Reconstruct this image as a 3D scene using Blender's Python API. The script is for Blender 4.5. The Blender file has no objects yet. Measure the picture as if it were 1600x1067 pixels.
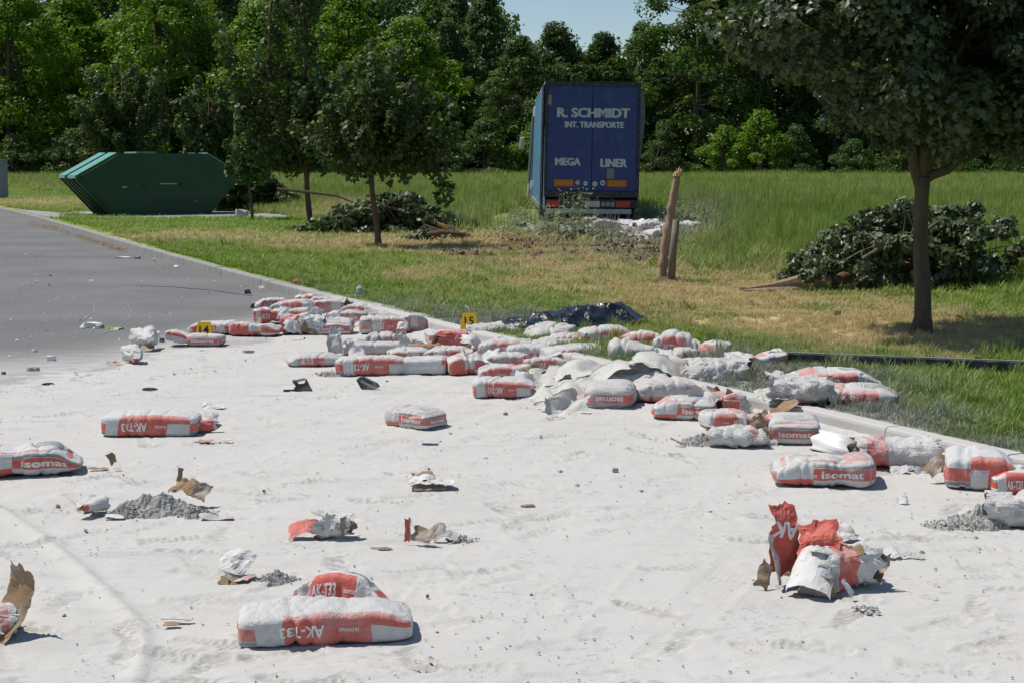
import bpy, math, random
import numpy as np
from mathutils import Vector, Matrix, Euler

SC = bpy.context.scene
COL = SC.collection
R = math.radians

# ------------------------------------------------------------ camera, light
CAMH = 1.74
FPX = 2400.0                      # focal length in pixels of the 1600 px frame
TH = math.atan(280.0 / FPX)
cd = bpy.data.cameras.new('camera'); cam = bpy.data.objects.new('camera', cd); COL.objects.link(cam)
cam.location = (0, 0, CAMH); cam.rotation_euler = (R(90) - TH, 0, 0)
cd.lens = 36.0 * FPX / 1600.0; cd.sensor_width = 36.0; cd.clip_start = 0.1; cd.clip_end = 5000
SC.camera = cam

SUN_EL = R(61); SUN_AZ = math.atan2(-0.93, 0.36)      # the sun stands left of the view and a little ahead
w = bpy.data.worlds.new('World'); SC.world = w; w.use_nodes = True
nt = w.node_tree; bg = nt.nodes['Background']
sky = nt.nodes.new('ShaderNodeTexSky'); sky.sky_type = 'NISHITA'; sky.sun_disc = False
sky.sun_elevation = SUN_EL; sky.sun_rotation = SUN_AZ
sky.air_density = 1.0; sky.dust_density = 0.1; sky.ozone_density = 2.6
nt.links.new(sky.outputs[0], bg.inputs[0]); bg.inputs[1].default_value = 0.085
sd = bpy.data.lights.new('sun', 'SUN'); sun = bpy.data.objects.new('sun', sd); COL.objects.link(sun)
sd.energy = 4.2; sd.angle = R(0.53); sd.color = (1.0, 0.95, 0.875)
sdir = Vector((math.sin(SUN_AZ) * math.cos(SUN_EL), math.cos(SUN_AZ) * math.cos(SUN_EL), math.sin(SUN_EL)))
sun.rotation_euler = sdir.to_track_quat('Z', 'Y').to_euler()
SC.view_settings.view_transform = 'Standard'; SC.view_settings.look = 'None'
SC.view_settings.gamma = 1; SC.view_settings.use_curve_mapping = False
SC.view_settings.exposure = 0.12
SC.cycles.max_bounces = 6; SC.cycles.diffuse_bounces = 3; SC.cycles.glossy_bounces = 2
SC.cycles.transmission_bounces = 3; SC.cycles.transparent_max_bounces = 6

# ------------------------------------------------------------ ground maths
def ray(px, py):
    dx = px - 800.0; dy = 533.5 - py
    return np.array([dx, FPX * math.cos(TH) + dy * math.sin(TH), -FPX * math.sin(TH) + dy * math.cos(TH)])
def G(px, py, z=0.0):
    d = ray(px, py); t = (z - CAMH) / d[2]
    return np.array([d[0] * t, d[1] * t, z])
def to_px(x, y, z=0.0):
    dz = z - CAMH
    dep = y * math.cos(TH) - dz * math.sin(TH); up = y * math.sin(TH) + dz * math.cos(TH)
    return 800 + FPX * x / dep, 533.5 - FPX * up / dep
def pxm(y):                       # photo pixels per metre at ground distance y
    return FPX / (y * math.cos(TH) + CAMH * math.sin(TH))
def sstep(a, b, x):
    t = np.clip((x - a) / (b - a), 0, 1); return t * t * (3 - 2 * t)

def _h(i, j, k, s):
    n = (i * 374761393 + j * 668265263 + k * 1440662683 + s * 974634777) & 0xffffffff
    n = ((n ^ (n >> 13)) * 1274126177) & 0xffffffff
    n = ((n ^ (n >> 15)) * 2246822519) & 0xffffffff
    return ((n ^ (n >> 16)) & 0xffff) / 32767.5 - 1.0
def vn(P, s=0):
    P = np.asarray(P, float); I = np.floor(P).astype(np.int64); f = P - I; f = f * f * (3 - 2 * f)
    o = 0
    for a in (0, 1):
        for b in (0, 1):
            for c in (0, 1):
                wgt = (f[..., 0] if a else 1 - f[..., 0]) * (f[..., 1] if b else 1 - f[..., 1]) * (f[..., 2] if c else 1 - f[..., 2])
                o = o + wgt * _h(I[..., 0] + a, I[..., 1] + b, I[..., 2] + c, s)
    return o
def fbm(P, o=4, s=0):
    P = np.asarray(P, float); r = 0; a = 1.0; t = 0
    for i in range(o):
        r = r + a * vn(P * 2 ** i + i * 7.3, s + i); t += a; a *= .5
    return r / t
def n2(x, y, f=1.0, o=3, s=0):
    P = np.stack([np.asarray(x, float) * f, np.asarray(y, float) * f, np.zeros_like(np.asarray(x, float)) + s * 3.1], -1)
    return fbm(P, o, s)

# back edge of the kerb, as seen, fitted to a smooth curve x(y)
KZ = 0.13
_kp = [(0, 323), (75, 345), (260, 391), (395, 425), (485, 452), (550, 468), (648, 492), (784, 523), (1000, 573), (1192, 619), (1440, 673), (1600, 705)]
_kg = np.array([G(a, b, KZ) for a, b in _kp])
_kc = np.polyfit(_kg[:, 1], _kg[:, 0], 3, w=1 / _kg[:, 1])
def kx(y):
    y = np.asarray(y, float); yc = np.clip(y, 9.0, 60.0)
    d = np.polyval(np.polyder(_kc), yc)
    return np.polyval(_kc, yc) + d * (y - yc)
def kd(x, y):                     # distance to the kerb's back edge, + on the grass
    m = (kx(np.asarray(y) + .1) - kx(np.asarray(y) - .1)) / .2
    return (x - kx(y)) / np.sqrt(1 + m * m)

# ------------------------------------------------------------ object helpers
def T(o, label, cat, group=None):
    o['label'] = label; o['category'] = cat
    if group: o['group'] = group
    return o
def struct(o, kind='structure', label=None, cat=None):
    o['kind'] = kind
    if label: o['label'] = label
    if cat: o['category'] = cat
    return o
def empty(name, loc=(0, 0, 0), rot=(0, 0, 0)):
    o = bpy.data.objects.new(name, None); COL.objects.link(o); o.location = loc; o.rotation_euler = rot
    o.empty_display_size = .1
    return o
def mesh_np(name, V, faces, mats=(), midx=None, smooth=False, attrs=None):
    """faces: list of (n,k) int arrays"""
    me = bpy.data.meshes.new(name); V = np.asarray(V, np.float32)
    faces = [np.asarray(f) for f in faces if len(f)]
    me.vertices.add(len(V)); me.vertices.foreach_set('co', V.ravel())
    tot = np.concatenate([np.full(len(f), f.shape[1]) for f in faces]); lv = np.concatenate([f.ravel() for f in faces])
    me.loops.add(len(lv)); me.loops.foreach_set('vertex_index', lv.astype(np.int32))
    me.polygons.add(len(tot)); st = np.concatenate([[0], np.cumsum(tot)[:-1]])
    me.polygons.foreach_set('loop_start', st.astype(np.int32)); me.polygons.foreach_set('loop_total', tot.astype(np.int32))
    if midx is not None: me.polygons.foreach_set('material_index', np.asarray(midx, np.int32))
    me.polygons.foreach_set('use_smooth', np.full(len(tot), bool(smooth)))
    for k, a in (attrs or {}).items():
        a = np.asarray(a, np.float32)
        at = me.attributes.new(k, 'FLOAT_VECTOR' if a.ndim == 2 else 'FLOAT', 'POINT')
        at.data.foreach_set('vector' if a.ndim == 2 else 'value', a.ravel())
    for m in mats: me.materials.append(m)
    me.update(calc_edges=True); me.validate()
    return me
def link(name, me, parent=None, loc=None, rot=None):
    o = bpy.data.objects.new(name, me); COL.objects.link(o)
    if parent is not None: o.parent = parent
    if loc is not None: o.location = loc
    if rot is not None: o.rotation_euler = rot
    return o
class MB:
    def __init__(s): s.v = []; s.f = {}; s.n = 0
    def add(s, V, F):
        V = np.asarray(V, float).reshape(-1, 3)
        for f in F:
            s.f.setdefault(len(f), []).append([i + s.n for i in f])
        s.v.append(V); s.n += len(V); return s
    def box(s, x0, x1, y0, y1, z0, z1, M=None):
        V = np.array([(x, y, z) for x in (x0, x1) for y in (y0, y1) for z in (z0, z1)], float)
        if M is not None: V = np.array([M @ Vector(v) for v in V])
        return s.add(V, [(0, 1, 3, 2), (4, 6, 7, 5), (0, 4, 5, 1), (2, 3, 7, 6), (0, 2, 6, 4), (1, 5, 7, 3)])
    def prism(s, poly, axis, a, b):
        k = len(poly); V = []
        for t in (a, b):
            for (p, q) in poly:
                V.append((t, p, q) if axis == 'x' else (p, t, q) if axis == 'y' else (p, q, t))
        F = [tuple(range(k))[::-1], tuple(range(k, 2 * k))] + [(i, (i + 1) % k, k + (i + 1) % k, k + i) for i in range(k)]
        return s.add(V, F)
    def tube(s, pts, rad, n=8, caps=True, wob=0, seed=0):
        pts = np.asarray(pts, float); rad = np.broadcast_to(rad, (len(pts),)); V = []
        rg = np.random.RandomState(seed)
        tan = np.gradient(pts, axis=0); tan /= np.linalg.norm(tan, axis=1)[:, None] + 1e-9
        ref = np.array([1, 0, 0.]) if abs(tan[0][2]) > .8 else np.array([0, 0, 1.])
        for p, t, r in zip(pts, tan, rad):
            a = np.cross(t, ref); a /= np.linalg.norm(a) + 1e-9; b = np.cross(t, a)
            for i in range(n):
                th = 2 * math.pi * i / n; rr = r * (1 + wob * rg.uniform(-1, 1))
                V.append(p + rr * (math.cos(th) * a + math.sin(th) * b))
        F = []
        for j in range(len(pts) - 1):
            for i in range(n):
                F.append((j * n + i, j * n + (i + 1) % n, (j + 1) * n + (i + 1) % n, (j + 1) * n + i))
        if caps:
            F.append(tuple(range(n))[::-1]); F.append(tuple(range((len(pts) - 1) * n, len(pts) * n)))
        return s.add(V, F)
    def mesh(s, name, mat, smooth=False, attrs=None):
        return mesh_np(name, np.concatenate(s.v), [np.array(f) for f in s.f.values()], [mat] if mat else [], None, smooth, attrs)
    def build(s, name, mat, parent=None, smooth=False, bevel=0, loc=None, rot=None):
        o = link(name, s.mesh(name, mat, smooth), parent, loc, rot)
        if bevel:
            m = o.modifiers.new('bevel', 'BEVEL'); m.width = bevel; m.segments = 2; m.limit_method = 'ANGLE'
        return o

# ------------------------------------------------------------ materials
class NT:
    def __init__(s, name, rough=.8, spec=.3):
        s.m = bpy.data.materials.new(name); s.m.use_nodes = True; s.t = s.m.node_tree
        s.b = s.t.nodes['Principled BSDF']; s.b.inputs['Roughness'].default_value = rough
        s.b.inputs['Specular IOR Level'].default_value = spec; s.out = s.t.nodes['Material Output']
    def n(s, typ, **kw):
        q = s.t.nodes.new(typ)
        for k, v in kw.items(): setattr(q, k, v)
        return q
    def set(s, sock, v):
        if hasattr(v, 'is_linked') or isinstance(v, bpy.types.NodeSocket): s.t.links.new(v, sock)
        elif isinstance(v, (tuple, list)): sock.default_value = (*v, 1) if (len(v) == 3 and sock.type == 'RGBA') else v
        else: sock.default_value = v
    def math(s, op, a, b=0.0, c=0.0, clamp=False):
        q = s.n('ShaderNodeMath', operation=op, use_clamp=clamp)
        s.set(q.inputs[0], a); s.set(q.inputs[1], b)
        if op in ('MULTIPLY_ADD', 'COMPARE'): s.set(q.inputs[2], c)
        return q.outputs[0]
    def mix(s, f, a, b, mode='MIX'):
        q = s.n('ShaderNodeMix', data_type='RGBA', blend_type=mode)
        s.set(q.inputs[0], f); s.set(q.inputs[6], a); s.set(q.inputs[7], b); return q.outputs[2]
    def noise(s, scale, det=3, vec=None, rough=.55, dist=0):
        q = s.n('ShaderNodeTexNoise'); q.inputs['Scale'].default_value = scale; q.inputs['Detail'].default_value = det
        q.inputs['Roughness'].default_value = rough; q.inputs['Distortion'].default_value = dist
        s.set(q.inputs['Vector'], vec if vec is not None else s.pos()); return q.outputs['Fac']
    def pos(s):
        if not hasattr(s, '_g'): s._g = s.n('ShaderNodeNewGeometry')
        return s._g.outputs['Position']
    def nz(s):
        s.pos(); q = s.n('ShaderNodeSeparateXYZ'); s.set(q.inputs[0], s._g.outputs['Normal']); return q.outputs[2]
    def obj(s):
        if not hasattr(s, '_tc'): s._tc = s.n('ShaderNodeTexCoord')
        return s._tc.outputs['Object']
    def scalev(s, v, sc):
        q = s.n('ShaderNodeMapping'); s.set(q.inputs[0], v); q.inputs['Scale'].default_value = sc; return q.outputs[0]
    def ramp(s, f, a, b):
        q = s.n('ShaderNodeMapRange'); q.interpolation_type = 'SMOOTHSTEP'
        s.set(q.inputs[0], f); q.inputs[1].default_value = a; q.inputs[2].default_value = b; return q.outputs[0]
    def attr(s, name, typ='GEOMETRY'):
        q = s.n('ShaderNodeAttribute', attribute_name=name, attribute_type=typ); return q
    def bump(s, h, strength=.5, dist=.01):
        q = s.n('ShaderNodeBump'); q.inputs['Strength'].default_value = strength; q.inputs['Distance'].default_value = dist
        s.set(q.inputs['Height'], h); s.set(s.b.inputs['Normal'], q.outputs[0]); return q
    def col(s, c): s.set(s.b.inputs['Base Color'], c); return s

POW = (0.505, 0.493, 0.470)
def simple(name, c, rough=.6, spec=.4, var=.25, scale=6, metal=0, bump=0, bs=40, dirt=None, dirt_amt=.5):
    q = NT(name, rough, spec); v = q.noise(scale, 4, q.obj())
    base = q.mix(v, tuple(x * (1 - var) for x in c), tuple(min(1, x * (1 + var)) for x in c))
    if dirt:
        d = q.math('MULTIPLY', q.ramp(q.noise(scale * 2.3, 5, q.obj()), .45, .75), dirt_amt); base = q.mix(d, base, dirt)
    q.col(base); q.b.inputs['Metallic'].default_value = metal
    if bump: q.bump(q.noise(bs, 3, q.obj()), bump, .005)
    return q.m

def m_bag():
    q = NT('printed_sack_paper', .62, .35)
    a = q.attr('base'); s = q.n('ShaderNodeSeparateXYZ'); q.set(s.inputs[0], a.outputs['Vector'])
    x, y, z = s.outputs; M = q.math
    ay = M('ABSOLUTE', y); ax = M('ABSOLUTE', x)
    rng = lambda v, lo, hi: M('MULTIPLY', M('GREATER_THAN', v, lo), M('LESS_THAN', v, hi))
    side = M('MULTIPLY', M('GREATER_THAN', ay, .41), M('LESS_THAN', ax, .485))
    red = M('MULTIPLY', side, rng(x, -.30, .21))
    foot = M('MULTIPLY', M('MULTIPLY', side, rng(x, .21, .46)), M('LESS_THAN', z, .34))
    end = M('GREATER_THAN', ax, .462)
    rend = M('MULTIPLY', end, rng(z, .30, .74)); dend = M('MULTIPLY', end, rng(z, .76, .90))
    top = M('MULTIPLY', M('GREATER_THAN', z, .9), M('LESS_THAN', ay, .40))
    rtop = M('MULTIPLY', top, rng(x, -.46, -.22)); dtop = M('MULTIPLY', top, M('MULTIPLY', rng(x, .05, .34), M('LESS_THAN', ay, .2)))
    rt2 = M('MULTIPLY', top, rng(x, .38, .45))
    allred = M('MAXIMUM', M('MAXIMUM', red, foot), M('MAXIMUM', rend, M('MAXIMUM', rtop, rt2)))
    dark = M('MAXIMUM', dend, dtop)
    base = q.mix(q.noise(9, 3, q.obj()), (.55, .55, .54), (.66, .66, .645))
    base = q.mix(allred, base, q.mix(q.noise(14, 3, q.obj()), (.58, .085, .055), (.68, .13, .09)))
    base = q.mix(dark, base, (.20, .21, .22))
    # settled cement dust: on faces turned up, and in smears
    d0 = q.attr('dust', 'OBJECT').outputs['Fac']
    up = q.ramp(q.nz(), .25, .95); sm = q.noise(7, 5); fine = q.noise(38, 4)
    dm = M('ADD', M('MULTIPLY', up, M('MULTIPLY', d0, 1.05)), M('MULTIPLY', q.ramp(sm, .42, .68), M('MULTIPLY', d0, .75)))
    dm = M('ADD', dm, M('MULTIPLY', M('SUBTRACT', fine, .5), .45)); dm = M('ADD', dm, .0, clamp=True); dm = M('MINIMUM', M('ADD', dm, M('MULTIPLY', d0, .25)), .95)
    q.col(q.mix(dm, base, POW))
    cr = q.noise(15, 5, q.scalev(q.obj(), (1.3, .8, 1.2)), .62, 1.8); cr2 = q.noise(60, 3, q.obj())
    h = M('ADD', M('MULTIPLY', M('ABSOLUTE', M('SUBTRACT', cr, .5)), 2.2), M('MULTIPLY', cr2, .08))
    q.bump(h, .7, .011)
    return q.m
def m_letter(name, c=(.80, .80, .78), dust=True, k=.35):
    q = NT(name, .6, .3); base = q.mix(q.noise(20, 3, q.obj()), tuple(v * .85 for v in c), c)
    if dust: base = q.mix(q.math('MULTIPLY', q.ramp(q.noise(9, 4), .45, .7), k), base, POW)
    q.col(base); return q.m
def m_kraft():
    q = NT('kraft_paper', .8, .2)
    base = q.mix(q.noise(12, 4, q.obj()), (.24, .15, .08), (.34, .23, .135))
    base = q.mix(q.math('MULTIPLY', q.ramp(q.noise(8, 5), .45, .7), .7), base, POW)
    q.col(base); q.bump(q.noise(50, 4, q.obj(), .6, 1), .5, .005); return q.m
def m_paper(name, c, dust=.5, rough=.7, bump=.6, transl=0):
    q = NT(name, rough, .3); base = q.mix(q.noise(10, 3, q.obj()), tuple(v * .88 for v in c), c)
    base = q.mix(q.math('MULTIPLY', q.ramp(q.noise(7, 5), .4, .7), dust), base, POW)
    q.col(base); q.bump(q.math('ABSOLUTE', q.math('SUBTRACT', q.noise(18, 5, q.obj(), .6, 1.5), .5)), bump, .012); return q.m
def m_leaf(name, c1, c2, rough=.42, spec=.45, transl=.3, tip=None):
    q = NT(name, rough, spec); t = q.attr('tint').outputs['Fac']
    base = q.mix(t, c1, c2)
    base = q.mix(q.noise(1.2, 2), base, q.mix(.5, base, (c2[0] * 1.3, c2[1] * 1.15, c2[2])))
    if tip: base = q.mix(q.math('GREATER_THAN', t, .93), base, tip)
    q.col(base)
    tr = q.n('ShaderNodeBsdfTranslucent'); q.set(tr.inputs[0], q.mix(.5, base, (.12, .22, .015)))
    mx = q.n('ShaderNodeMixShader'); mx.inputs[0].default_value = transl
    q.t.links.new(q.b.outputs[0], mx.inputs[1]); q.t.links.new(tr.outputs[0], mx.inputs[2]); q.t.links.new(mx.outputs[0], q.out.inputs[0])
    return q.m
def m_bark(name, c=(.11, .085, .06), moss=None):
    q = NT(name, .9, .15); n1 = q.noise(22, 5, q.scalev(q.obj(), (1, 1, .22)))
    base = q.mix(n1, tuple(v * .5 for v in c), tuple(v * 1.5 for v in c))
    if moss: base = q.mix(q.ramp(q.noise(2.5, 3, q.obj()), .5, .7), base, moss)
    q.col(base); q.bump(n1, .8, .012); return q.m
def grass_cols(q, dry, dust, soil=None):
    p = q.pos()
    g = q.mix(q.noise(.8, 3), (.14, .25, .020), (.21, .35, .036)); g = q.mix(q.ramp(q.noise(5, 3), .45, .75), g, (.25, .34, .06))
    d = q.mix(q.noise(3, 3), (.50, .385, .19), (.68, .54, .32))
    c = q.mix(dry, g, d)
    if soil is not None: c = q.mix(soil, c, q.mix(q.noise(6, 4), (.085, .05, .03), (.17, .11, .07)))
    return q.mix(dust, c, q.mix(q.noise(9, 2), (.25, .26, .22), (.38, .38, .35)))
def m_grass():
    q = NT('grass_blades', .55, .25)
    dry = q.attr('dry', 'INSTANCER').outputs['Fac']; dust = q.attr('dust', 'INSTANCER').outputs['Fac']
    t = q.attr('tint').outputs['Fac']
    dr = q.math('ADD', dry, q.math('MULTIPLY', q.math('SUBTRACT', t, .6), .7), clamp=True)
    base = grass_cols(q, dr, dust)
    q.col(base); tr = q.n('ShaderNodeBsdfTranslucent'); q.set(tr.inputs[0], base)
    mx = q.n('ShaderNodeMixShader'); mx.inputs[0].default_value = .35
    q.t.links.new(q.b.outputs[0], mx.inputs[1]); q.t.links.new(tr.outputs[0], mx.inputs[2]); q.t.links.new(mx.outputs[0], q.out.inputs[0])
    return q.m
def m_lawn():
    q = NT('lawn_earth', .95, .1)
    dry = q.attr('dry').outputs['Fac']; dust = q.attr('dust').outputs['Fac']; soil = q.math('MINIMUM', q.math('MULTIPLY', q.attr('soil').outputs['Fac'], 1.5), 1.0)
    base = grass_cols(q, dry, dust, soil); base = q.mix(.15, base, (.13, .11, .05))
    q.col(base); q.bump(q.noise(30, 5), .8, .03); return q.m
def m_road():
    q = NT('dusty_asphalt', .88, .2); M = q.math
    ag = q.n('ShaderNodeTexVoronoi'); ag.inputs['Scale'].default_value = 130; q.set(ag.inputs[0], q.pos())
    base = q.mix(q.noise(180, 2), (.165, .163, .158), (.245, .242, .235))
    base = q.mix(M('MULTIPLY', q.ramp(ag.outputs['Distance'], .0, .35), .25), (.13, .128, .125), base)
    base = q.mix(M('MULTIPLY', q.ramp(q.noise(.5, 5), .35, .7), .35), base, (.245, .245, .245))
    base = q.mix(M('MULTIPLY', q.ramp(q.noise(.9, 4, q.scalev(q.pos(), (.35, 3.2, 1))), .5, .72), .4), base, (.15, .149, .146))
    base = q.mix(M('MULTIPLY', q.ramp(q.noise(14, 5), .62, .75), .5), base, (.34, .34, .33))
    d = q.attr('dust').outputs['Fac']
    d = M('ADD', d, M('MULTIPLY', M('SUBTRACT', q.noise(4, 5, q.scalev(q.pos(), (.7, 2, 1))), .5), M('MULTIPLY', d, 1.6)), clamp=True)
    q.col(q.mix(d, base, (.45, .44, .42))); q.bump(q.noise(200, 2), .35, .004); return q.m
def m_powder():
    q = NT('cement_powder', .97, .05); M = q.math
    base = q.mix(q.noise(1.1, 5), (.470, .457, .430), (.555, .540, .509))
    base = q.mix(M('MULTIPLY', q.ramp(q.noise(2.4, 5, q.scalev(q.pos(), (.55, 1.9, 1))), .55, .75), .45), base, (.385, .375, .355))
    sc_ = M('MULTIPLY', q.ramp(q.noise(26, 4, None, .6, .8), .54, .62), q.ramp(q.noise(2.6, 4), .47, .62)); base = q.mix(M('MULTIPLY', sc_, .42), base, (.27, .264, .25))
    base = q.mix(M('MULTIPLY', q.ramp(q.noise(55, 4), .66, .76), .55), base, (.22, .217, .205))
    base = q.mix(M('MULTIPLY', q.attr('thin').outputs['Fac'], .8), base, (.30, .294, .282))
    base = q.mix(M('MULTIPLY', q.attr('mark').outputs['Fac'], .75), base, (.245, .238, .222))
    q.col(base)
    n = M('ADD', q.noise(90, 4), M('MULTIPLY', q.noise(16, 5), 1.2)); q.bump(n, .32, .008); return q.m

MAT = dict(
    bag=m_bag(), letter=m_letter('sack_lettering'), dletter=m_letter('marker_lettering', (.02, .02, .02), False),
    tletter=m_letter('trailer_lettering', (.50, .56, .55), False), kraft=m_kraft(),
    white=m_paper('white_sack_paper', (.66, .65, .625), .4), film=m_paper('crumpled_film', (.60, .585, .535), .35, .5, 1.2),
    powder=m_powder(), road=m_road(), lawn=m_lawn(), grass=m_grass(),
    bark=m_bark('bark'), barkm=m_bark('mossy_bark', (.12, .085, .055), (.17, .11, .03)), bare=m_bark('splintered_wood', (.34, .235, .165), (.13, .10, .06)),
    post=m_bark('weathered_post', (.20, .17, .13)),
    maple=m_leaf('maple_leaf', (.032, .060, .016), (.075, .115, .030), .55, .35, .32, (.17, .20, .02)),
    maplen=m_leaf('near_maple_leaf', (.026, .046, .016), (.085, .115, .050), .42, .6, .25, (.22, .25, .03)),
    wilt=m_leaf('wilting_leaf', (.045, .072, .025), (.11, .145, .065), .45, .5, .2),
    locust=m_leaf('locust_leaf', (.08, .175, .010), (.18, .33, .022), .5, .3, .5),
    oak=m_leaf('oak_leaf', (.036, .080, .014), (.080, .155, .028), .5, .32, .38),
    ash=m_leaf('ash_leaf', (.046, .088, .026), (.095, .155, .046), .5, .32, .38),
    weed=m_leaf('weed_leaf', (.20, .25, .12), (.36, .40, .26), .6, .2, .3),
)
# ============================================================ ground
def blob(px, py, bl):
    r = 0
    for (cx, cy, rx, ry, a) in bl:
        r = r + a * np.exp(-(((px - cx) / rx) ** 2 + ((py - cy) / ry) ** 2))
    return r
DRYB = [(330, 372, 170, 9, .75), (560, 386, 150, 9, .8), (850, 405, 190, 36, .62), (1090, 458, 130, 26, .8), (1290, 500, 210, 34, .8), (1500, 522, 220, 24, .8), (1180, 470, 120, 18, .6),
        (700, 385, 120, 16, .45), (900, 455, 160, 30, .35), (60, 318, 90, 6, .5), (1180, 440, 60, 12, .6), (540, 338, 60, 7, .5), (640, 430, 60, 10, .35), (1480, 560, 60, 12, .4)]
DUSTB = [(1260, 612, 170, 38, 1.0), (1130, 575, 110, 26, .8), (1420, 655, 120, 18, .7), (760, 500, 120, 12, .8), (640, 478, 60, 8, .5), (1560, 695, 70, 10, .5), (925, 352, 150, 12, .8),
         (1050, 360, 70, 16, 1.0), (985, 366, 90, 18, .7), (880, 360, 60, 14, .5), (1010, 385, 90, 22, .4), (1085, 338, 50, 14, .4)]
SOILB = [(760, 402, 130, 8, .8), (820, 380, 60, 9, .9), (900, 374, 90, 12, 1.1), (1005, 382, 52, 30, 1.3), (950, 352, 90, 9, 1.0), (1035, 408, 45, 12, .9), (905, 395, 90, 8, .5), (960, 358, 120, 9, .8), (680, 396, 40, 5, .5), (1040, 440, 30, 8, .8)]
def fields(x, y):
    x = np.asarray(x, float); y = np.asarray(y, float)
    px, py = to_px(x, y, KZ)
    a = n2(x, y, .9, 4, 11); b = n2(x, y, 2.3, 4, 12)
    inside = (y > 3) & (y < 75)
    dry = np.where(inside, blob(px, py, DRYB), 0) * 1.35 * (1 + 1.5 * b) + np.clip(a + .05, 0, 1) * .35 * np.where(y < 45, 1, .5)
    dry = np.where(y > 45, dry + .13 + .22 * n2(x, y, .12, 3, 19), dry)
    d = kd(x, y)
    dust = np.where(inside, blob(px, py, DUSTB), 0) * (1 + .9 * n2(x, y, 1.7, 4, 13)) + np.where(y < 21, np.exp(-np.clip(d, 0, 9) / .16) * .8, 0)
    soil = np.where(inside, blob(px, py, SOILB), 0) * (1 + 1.6 * n2(x, y, 1.6, 4, 14))
    return np.clip(dry, 0, 1), np.clip(dust, 0, .97), np.clip(soil * 1.3 - .25, 0, 1)
def soil_h(x, y):
    s = fields(x, y)[2]
    return s * (.05 + .13 * (n2(x, y, 2.1, 4, 15) + .15))
def grid_faces(nr, nc, off=0):
    i = np.arange((nr - 1) * (nc - 1)); r = i // (nc - 1); c = i % (nc - 1); a = r * nc + c + off
    return np.stack([a, a + 1, a + nc + 1, a + nc], 1)

def build_ground():
    m = MB(); m.add([(-2500, -300, -.05), (2500, -300, -.05), (2500, 3000, -.05), (-2500, 3000, -.05)], [(0, 1, 2, 3)])
    o = m.build('terrain', simple('far_meadow', (.09, .12, .03), .95, .1, .3, .05)); struct(o)
    # lawn and meadow, one sheet from the kerb outwards
    ys = np.concatenate([np.geomspace(4.0, 60, 300), np.geomspace(61, 1500, 60)])
    ts = np.concatenate([[0.0], np.geomspace(.04, 34, 170), np.geomspace(40, 2200, 24)])
    Y, Tt = np.meshgrid(ys, ts, indexing='ij'); X = kx(Y) + Tt
    dry, dust, soil = fields(X, Y)
    Z = np.where(Tt > 0.03, KZ - .012 + .02 * n2(X, Y, .8, 3, 5), KZ - .02) + soil_h(X, Y) + np.where(Y > 60, .0, 0)
    V = np.stack([X, Y, Z], -1).reshape(-1, 3)
    me = mesh_np('lawn', V, [grid_faces(len(ys), len(ts))], [MAT['lawn']], None, True, dict(dry=dry.ravel(), dust=dust.ravel(), soil=soil.ravel()))
    struct(link('lawn', me))
    # asphalt
    ys = np.concatenate([np.geomspace(2.0, 60, 120), np.geomspace(62, 400, 20)]); us = np.concatenate([[0], np.geomspace(.1, 60, 90)])
    Y, U = np.meshgrid(ys, us, indexing='ij'); X = kx(Y) - .10 - U
    d = powder_t(X, Y); dust = np.clip(sstep(-3.4, .2, d) * .95, 0, 1)
    V = np.stack([X[:, ::-1], Y, X * 0], -1).reshape(-1, 3)
    me = mesh_np('road', V, [grid_faces(len(ys), len(us))], [MAT['road']], None, True, dict(dust=dust[:, ::-1].ravel()))
    struct(link('road', me))

_pb = np.array([G(a, b) for a, b in [(-900, 650), (-200, 618), (0, 598), (100, 585), (190, 565), (250, 545), (330, 533), (440, 520), (500, 492), (560, 470), (640, 466)]])
def powder_t(x, y):               # how far inside the powder, in metres (signed, rough)
    yb = np.interp(x, _pb[:, 0], _pb[:, 1])
    return (yb - y) + .55 * n2(x, y, .7, 4, 21)

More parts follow.
